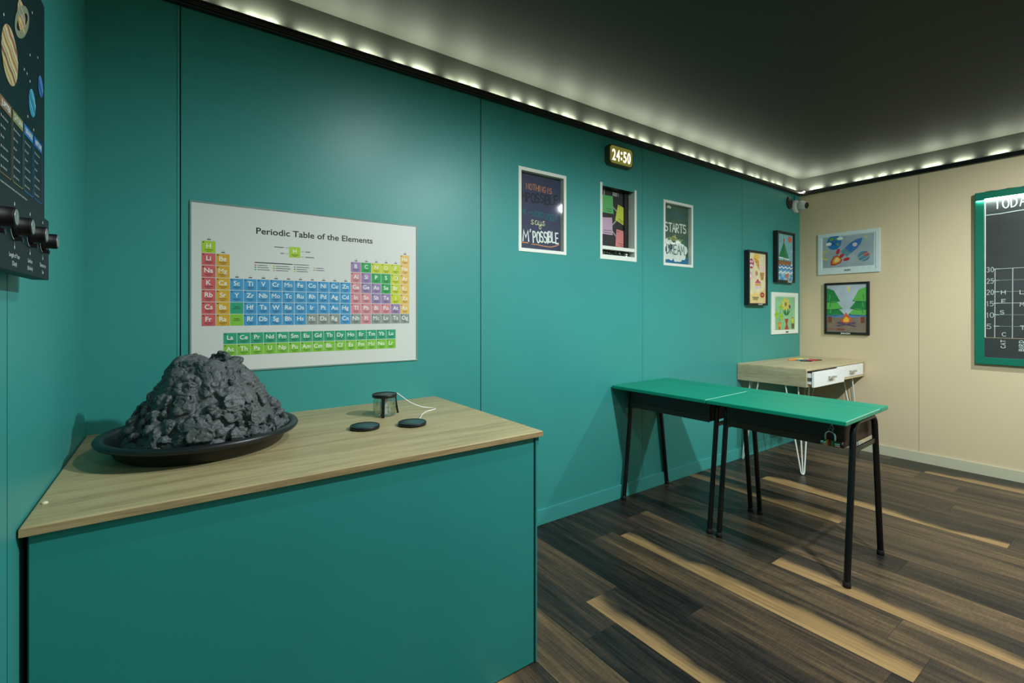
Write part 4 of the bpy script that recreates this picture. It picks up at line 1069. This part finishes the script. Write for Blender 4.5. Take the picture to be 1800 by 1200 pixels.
# ------------------------------------------------------------------ planet puzzle board on the left wall
def planet_board():
    t = thing('puzzle_board', 'dark solar system board with planets and black dials on the left wall', 'puzzle board', (LEFT_X, 0, 0), onwall('left'))
    F = .045; y0, y1, zb, zt = .30, 1.2585, 1.262, 1.780
    navy = mat('dark_space_print', (3, 30, 33), .5, spec=.22, var=.08, vscale=5)
    s = MB(); s.box(y0, y1 - .012, 1.376, zt, .0, F - .004, navy, .001); s.build('poster_panel', t)
    s = MB(); s.box(y0, y1, zb, 1.376, .022, F, navy, .001); s.box(y0, y1 - .05, zb + .02, 1.376, .0, .022, BLACKPL); s.build('control_panel', t)
    z = F - .0034; WT = ink(206, 214, 208)
    def planet(name, cx, cz, rx, rz, cols, rot=.3):
        s = MB(); s.ell(cx, cz, rx, rz, ink(*cols[0]), z)
        n = len(cols) - 1
        for i in range(n):
            v0 = 1 - 2 * (i + 1) / (n + 1); hw = .8 / (n + 1)
            pts = []
            for q in (v0 + hw * .5, v0 - hw * .5):
                a = math.sqrt(max(0, 1 - q * q)) * .97
                row = [(-a + 2 * a * k / 8, q + .03 * sin(k * 1.7 + i)) for k in range(9)]
                pts += row if q > v0 else row[::-1]
            s.poly([(cx + (p[0] * cos(rot) - p[1] * sin(rot)) * rx, cz + (p[0] * sin(rot) + p[1] * cos(rot)) * rz) for p in pts], ink(*cols[i + 1]), z + .0004)
        s.build(name, t)
    planet('jupiter_print', 1.016, 1.586, .043, .043, ((176, 164, 122), (150, 90, 60), (196, 184, 140), (160, 120, 70), (190, 180, 136), (120, 86, 60), (186, 164, 96)), -.35)
    s = MB(); s.ring(1.084, 1.671, .053, .022, .012, ink(120, 130, 104), z + .0002, 40, radians(38)); s.build('ring_print', t)
    planet('saturn_print', 1.080, 1.676, .024, .026, ((186, 160, 110), (150, 150, 140), (150, 150, 140), (200, 168, 104)), -.2)
    planet('uranus_print', 1.150, 1.563, .023, .0235, ((56, 150, 178), (110, 180, 190), (30, 110, 160), (70, 160, 190)), -.5)
    planet('neptune_print', 1.212, 1.616, .0185, .019, ((50, 110, 180), (100, 140, 190), (36, 84, 160)), -.6)
    s = MB(); rnd = random.Random(4)
    for (y, q) in ((.985, 1.632), (1.098, 1.60), (1.115, 1.60), (1.135, 1.595), (1.19, 1.66), (1.12, 1.53), (1.135, 1.64), (1.16, 1.52), (1.03, 1.74), (1.15, 1.72), (1.09, 1.715), (.94, 1.70), (.90, 1.60), (.86, 1.66), (.80, 1.58)): s.ell(y, q, .0022, .0022, WT, z, 10)
    for y in (.985, 1.03, 1.09, 1.15, 1.21): s.rect(y - .0004, 1.38, y + .0004, 1.778, ink(24, 66, 68), z - .0002)
    s.build('star_print', t)
    s = MB()
    for nm, a, b, col in (('MARS', .896, .958, (176, 44, 64)), ('JUPITER', .964, 1.024, (122, 92, 66)), ('SATURN', 1.030, 1.090, (120, 128, 70)), ('URANUS', 1.096, 1.156, (20, 110, 176)), ('NEPTUNE', 1.162, 1.222, (16, 92, 160)), ('EARTH', .828, .890, (40, 120, 90)), ('VENUS', .760, .822, (180, 130, 60))):
        m = ink(*col); s.rect(a, 1.494, b, 1.511, m, z); s.text(nm, (a + b) / 2, 1.498, .012, WT, z + .0005, 'c', .02, width=(b - a) * .78)
        s.line([(a + .001, 1.494), (a + .001, 1.404), (a + .004, 1.4005), (b - .004, 1.4005), (b - .001, 1.404), (b - .001, 1.494)], .0014, m, z)
        for i in range(6):
            q = 1.483 - i * .0145; ww = (.030, .022, .016, .036, .034, .024)[i]
            s.ell(a + .008, q - .0005, .002, .0024, ink(150, 166, 162), z, 10)
            for k_ in range(int(ww / .006)): s.rect(a + .013 + k_ * .006, q - .0022, a + .0178 + k_ * .006 - .0012 * ((k_ + i) % 2), q + .0008, ink(128, 146, 142), z)
    for k_ in range(52): s.rect(.80 + k_ * .0061, 1.3868, .8048 + k_ * .0061 - .0012 * (k_ % 3 == 0), 1.3895, ink(128, 146, 142), z)
    s.build('fact_cards', t)
    # dials
    zf = F
    labels = [('Length of Year', '(Days)', 1.020), ('Surface', '(Kelvin)', 1.113), ('Distance to', 'Sun', 1.205), ('Moons', '', .928), ('Gravity', '', .835)]
    for a, b, y in labels:
        s = MB()
        s.text(a, y, 1.283, .0095, WT, zf + .0006, 'c', width=min(.058, .0042 * len(a)))
        if b: s.text(b, y, 1.271, .0095, WT, zf + .0006, 'c', width=min(.05, .0042 * len(b)))
        s.build('dial_label', t); s = MB()
        s.ring(y, 1.3315, .0215, .0215, .0012, WT, zf + .0006, 30, 0, radians(200), radians(340))
        s.rect(y - .0006, 1.302, y + .0006, 1.309, WT, zf + .0006)
        s.ell(y, 1.299, .002, .003, WT, zf + .0006, 10); s.build('dial_scale', t); s = MB(); s.ell(y, 1.3645, .002, .003, WT, zf + .0006, 10)
        s.build('dial_mark', t)
    for a, b, y in labels:
        M = Matrix.Translation((y, 1.3315, zf))
        s = MB(); s.lathe([(.0175, .0005), (.0175, .004), (.0135, .0045), (.0135, .019), (.0125, .0202), (0, .0203)], mat('dial_black', (7, 7, 8), .5, spec=.25), 32, M)
        s.box(y - .003, y + .003, 1.309, 1.315, zf + .0005, zf + .010, BLACKPL, .001)
        k = s.build('dial', t)
        s = MB(); s.lathe([(0, .0204), (.0112, .0204), (.0112, .0210), (.0078, .0214), (.0074, .0209), (0, .0211)], mat('dial_face', (150, 166, 160), .3, metal=.6), 28, M); s.build('dial_cap', k)
        s = MB(); s.tube([(y + .010, 1.316, zf + .006), (y + .014, 1.312, zf + .007), (y + .016, 1.309, zf + .006)], .0012, STEEL, 6); s.build('lock_lever', k)
planet_board()

# ------------------------------------------------------------------ two green-topped school desks
TH = math.atan2(.038, .9993)
def copy_tree(o, parent=None):
    c = o.copy(); C.objects.link(c)
    if parent: c.parent = parent
    for ch in list(o.children): copy_tree(ch, c)
    return c
def school_desk(loc, label):
    # local x = depth (front 0 .. back .575), local y = length 0 .. .632
    t = thing('school_desk', label, 'desk', loc, (0, 0, TH), 'green school desks end to end')
    zt = .738; Lg = .632
    s = MB(); s.box(0, .450, 0, Lg, zt - .020, zt, DESKGREEN, .003)
    s.box(.002, .448, -.0002, .0008, zt - .003, zt + .0002, mat('pale_green_edge', (150, 214, 190), .4)); s.build('lid', t)  # thin paler green strip along the near end of the lid
    s = MB(); s.box(.455, .575, 0, Lg, zt - .020, zt, DESKGREEN, .003)
    s.box(.440, .47, .005, Lg - .005, zt - .022, zt - .012, mat('lid_groove', (4, 70, 56), .6)); s.build('rear_ledge', t)
    s = MB(); b0, b1, y0, y1, zb = .128, .505, .046, Lg - .046, .596; tk = .012
    s.box(b0, b0 + tk, y0, y1, zb, zt - .0205, DESKBOX, .0015); s.box(b1 - tk, b1, y0, y1, zb, zt - .0205, DESKBOX, .0015)
    s.box(b0 + tk, b1 - tk, y0, y0 + tk, zb, zt - .0205, DESKBOX); s.box(b0 + tk, b1 - tk, y1 - tk, y1, zb, zt - .0205, DESKBOX)
    s.box(b0 + tk, b1 - tk, y0 + tk, y1 - tk, zb, zb + .010, DESKBOX)
    s.build('storage_box', t)
    s = MB(); s.box(b0 - .003, b0, y0, y1, zb - .004, zb + .028, mat('brown_strip', (74, 44, 32), .5)); s.build('front_strip', t)  # slightly lighter brown strip low on the box front
    for yc in (.024, Lg - .024):
        fr = MB(); r = .0132
        top = .700
        pts = [(.087, yc, .016), (.158, yc, .600)]
        f = lambda z: .087 + (z - .016) * (.071 / .584)
        g = lambda z: .549 - (z - .016) * (.080 / .584)
        pts = [(f(.016), yc, .016), (f(.64), yc, .64)]
        cx = f(.64) + .055
        for k in range(1, 7):
            a = pi - k * (pi / 2) / 6; pts.append((cx + .055 * cos(a), yc, .645 + .058 * sin(a)))
        cx2 = g(.64) - .055
        for k in range(0, 6):
            a = pi / 2 - k * (pi / 2) / 6; pts.append((cx2 + .055 * cos(a), yc, .645 + .058 * sin(a)))
        pts += [(g(.64), yc, .64), (g(.016), yc, .016)]
        fr.tube(pts, r, BLACK, 16)
        leg = fr.build('leg_frame', t)
        sg = 1 if yc < .3 else -1
        s = MB(); s.box(f(.585) + .004, g(.585) - .004, yc - .004, yc + .004, .570, .592, BLACK, .001); s.build('cross_bar', leg)
        for xx, e in ((f(.016), -1), (g(.016), 1)):
            s = MB(); s.lathe([(.0145, .0), (.0158, .001), (.0155, .022), (.0140, .0235), (.0136, .026)], RUBBER, 20, Matrix.Translation((xx + e * .0006, yc, 0))); s.build('foot_cap', leg)
    return t
D0 = Vector((2.303, .808, 0)); ld = Vector((-.038, .9993, 0))
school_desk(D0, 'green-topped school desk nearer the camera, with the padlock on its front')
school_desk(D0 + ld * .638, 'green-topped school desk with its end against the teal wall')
Md = Matrix.Translation(D0) @ Matrix.Rotation(TH, 4, 'Z')
# padlock hanging on a hasp
LY = .094
near = [o for o in C.objects if o.name == 'school_desk'][0]
s = MB(); hx = .122
s.box(hx + .001, hx + .006, LY - .004, LY + .004, .690, .716, STEEL, .001)
s.tube([(hx + .002, LY - .008, .672), (hx - .001, LY - .003, .686), (hx, LY, .700)], .002, STEEL, 8); s.tube([(hx + .002, LY + .008, .672), (hx - .001, LY + .003, .686), (hx, LY, .700)], .002, STEEL, 8)
pts = [(hx - .012, LY + .008 * cos(a), .668 + .010 * sin(a)) for a in [2 * pi * k / 16 for k in range(16)]]
s.tube(pts, .0022, STEEL, 8, closed=True)
s.build('hasp', near)
lm = MB()
t = thing('padlock', 'chrome cylinder combination padlock with coloured rings hanging on the near desk', 'padlock', Md @ Vector((hx - .017, LY, .612)), (0, 0, TH))
s = MB(); zz = [(-.019, .002), (-.019, .030)] + [(.019 * cos(a), .030 + .022 * sin(a)) for a in [pi - pi * k / 12 for k in range(1, 12)]] + [(.019, .030), (.019, .002)]
s.tube([(.0, -y, z) for y, z in zz], .0042, CHROME, 12); s.build('shackle', t)
RX = Matrix.Rotation(-pi / 2, 4, 'X')
s = MB(); s.lathe([(.0, -.042), (.0115, -.042), (.0125, -.040), (.0125, .034), (.0115, .036), (0, .036)], CHROME, 28, RX); s.lathe([(.0, .014), (.0148, .014), (.0155, .016), (.0155, .030), (.0145, .032), (0, .032)], CHROME, 24, RX); s.build('body', t)
for i, c in enumerate(((206, 176, 40), (170, 40, 40), (150, 40, 44), (36, 140, 80), (40, 90, 60))):
    y = .0125 - i * .0068
    s = MB(); s.lathe([(.0, y - .0062), (.0136, y - .0062), (.0142, y - .0055), (.0142, y - .0007), (.0136, y), (0, y)], mat('lock_ring_%d' % i, c, .35), 26, RX)
    o = s.build('number_ring', t)
s = MB(); s.lathe([(0, -.052), (.0105, -.052), (.0125, -.049), (.0125, -.0422), (0, -.0422)], BLACKPL, 24, RX); s.build('end_cap', t)

# ------------------------------------------------------------------ hairpin-legged desk in the far corner
HX0, HX1, HY0, HY1, HZ, HB = 3.745, 4.852, 1.565, 2.086, .785, .652
t = thing('writing_desk', 'light oak desk with white drawers and white hairpin legs in the far corner', 'desk', (HX0, HY0, 0))
W_, D_ = HX1 - HX0, HY1 - HY0
s = MB(); s.box(0, W_, 0, D_, HZ - .016, HZ, OAK, .0012); s.build('top_board', t)
s = MB(); s.box(0, .016, 0, D_, HB, HZ - .0162, OAKSIDE, .001); s.build('side_panel', t); s = MB(); s.box(W_ - .016, W_, 0, D_, HB, HZ - .0162, OAKSIDE, .001); s.build('side_panel', t)
s = MB(); s.box(.0162, W_ - .0162, .004, D_, HB, HB + .015, OAK); s.box(.0162, W_ - .0162, D_ - .012, D_, HB + .0152, HZ - .0162, OAK); s.build('carcass', t)
mid = W_ * .50
for x0, x1, pull in ((.020, mid - .002, .042), (mid + .002, W_ - .020, .0)):
    y = -pull - (.002 if pull else -.004)
    s = MB(); s.box(x0, x1, y, y + .016, HB + (.002 if pull else .0175), HZ - .020, mat('drawer_white', (236, 240, 238), .3), .0015)
    s.box(x0 + .012, x0 + .024, y + .0162, y + .40, HB + .022, HZ - .032, WHITE); s.box(x1 - .024, x1 - .012, y + .0162, y + .40, HB + .022, HZ - .032, WHITE)
    s.box(x0 + .0245, x1 - .0245, y + .0162, y + .40, HB + .022, HB + .028, WHITE)
    dr = s.build('drawer', t)
    if pull:
        s = MB(); s.box(x0 + .002, x0 + .0115, y + .018, y + .38, HB + .050, HB + .070, STEEL); s.build('runner', dr)
    xm = (x0 + x1) / 2 + .01
    s = MB(); yh = y - .022; zh = (HB + HZ) / 2 - .004
    s.box(xm - .048, xm + .048, yh - .005, yh + .005, zh - .007, zh + .007, mat('nickel', (205, 206, 200), .3, metal=.8), .002)
    s.box(xm - .036, xm - .028, yh + .005, y, zh - .004, zh + .004, STEEL); s.box(xm + .028, xm + .036, yh + .005, y, zh - .004, zh + .004, STEEL)
    s.build('handle', dr)
WL = mat('white_leg_metal', (222, 230, 222), .35)
for fx, fy, sx, sy in ((.022, .033, 1, 1), (W_ - .030, .030, -1, 1), (.022, D_ - .034, 1, -1), (W_ - .030, D_ - .034, -1, -1)):
    cx, cy = fx + sx * .075, fy + sy * .02
    s = MB(); zt2 = HB - .003
    a = (fx - sx * .008 + sx * .012, fy + sy * .125, zt2); b = (fx + sx * .03, fy + sy * .045, zt2); c = (fx + sx * .125, fy + sy * .01, zt2)
    ft = Vector((fx, fy, .006))
    def rod(p, dx, dy): return [p, (ft.x + dx, ft.y + dy, .020), (ft.x + dx * .6, ft.y + dy * .6, .009), (ft.x, ft.y, .0052)]
    for p, dx, dy in ((a, -sx * .008, sy * .010), (b, 0, 0.001), (c, sx * .010, -sy * .006)):
        s.tube(rod(p, dx, dy), .005, WL, 10)
    s.box(min(a[0], c[0]) - .01, max(a[0], c[0]) + .01, min(a[1], c[1]) - .01, max(a[1], c[1]) + .01, zt2, HB, WL)
    s.build('hairpin_leg', t)

# crayons laid out on the desk
cols = [('orange', (224, 130, 50)), ('amber', (226, 170, 50)), ('yellow', (222, 214, 90)), ('pale green', (150, 196, 120)), ('blue', (40, 130, 176)), ('black', (34, 36, 38)), ('pink', (210, 80, 120)), ('red', (190, 50, 56)), ('dark brown', (76, 48, 34))]
pos = [(4.345, 1.918), (4.395, 1.930), (4.470, 1.920), (4.535, 1.905), (4.375, 1.860), (4.345, 1.815), (4.445, 1.850), (4.435, 1.805), (4.500, 1.800)]
ang = [-30, -38, -50, -55, -40, -52, -44, -46, -50]
for (nm, c), (x, y), a in zip(cols, pos, ang):
    t = thing('crayon', nm + ' crayon lying in the fan of crayons on the oak corner desk', 'crayon', (x, y, HZ + .0056), (0, 0, radians(a)), 'crayons on the corner desk')
    M = Matrix.Rotation(pi / 2, 4, 'Y')
    s = MB(); s.lathe([(0, -.048), (.0048, -.048), (.0055, -.046), (.0055, .030), (0, .0305)], mat('crayon_' + nm.replace(' ', '_'), c, .5), 14, M); s.build('barrel', t)
    s = MB(); s.lathe([(0, .0306), (.0042, .0306), (.0042, .034), (.0016, .044), (0, .045)], mat('crayon_tip_' + nm.replace(' ', '_'), tuple(int(v * .6) for v in c), .6), 12, M); s.build('tip', t)
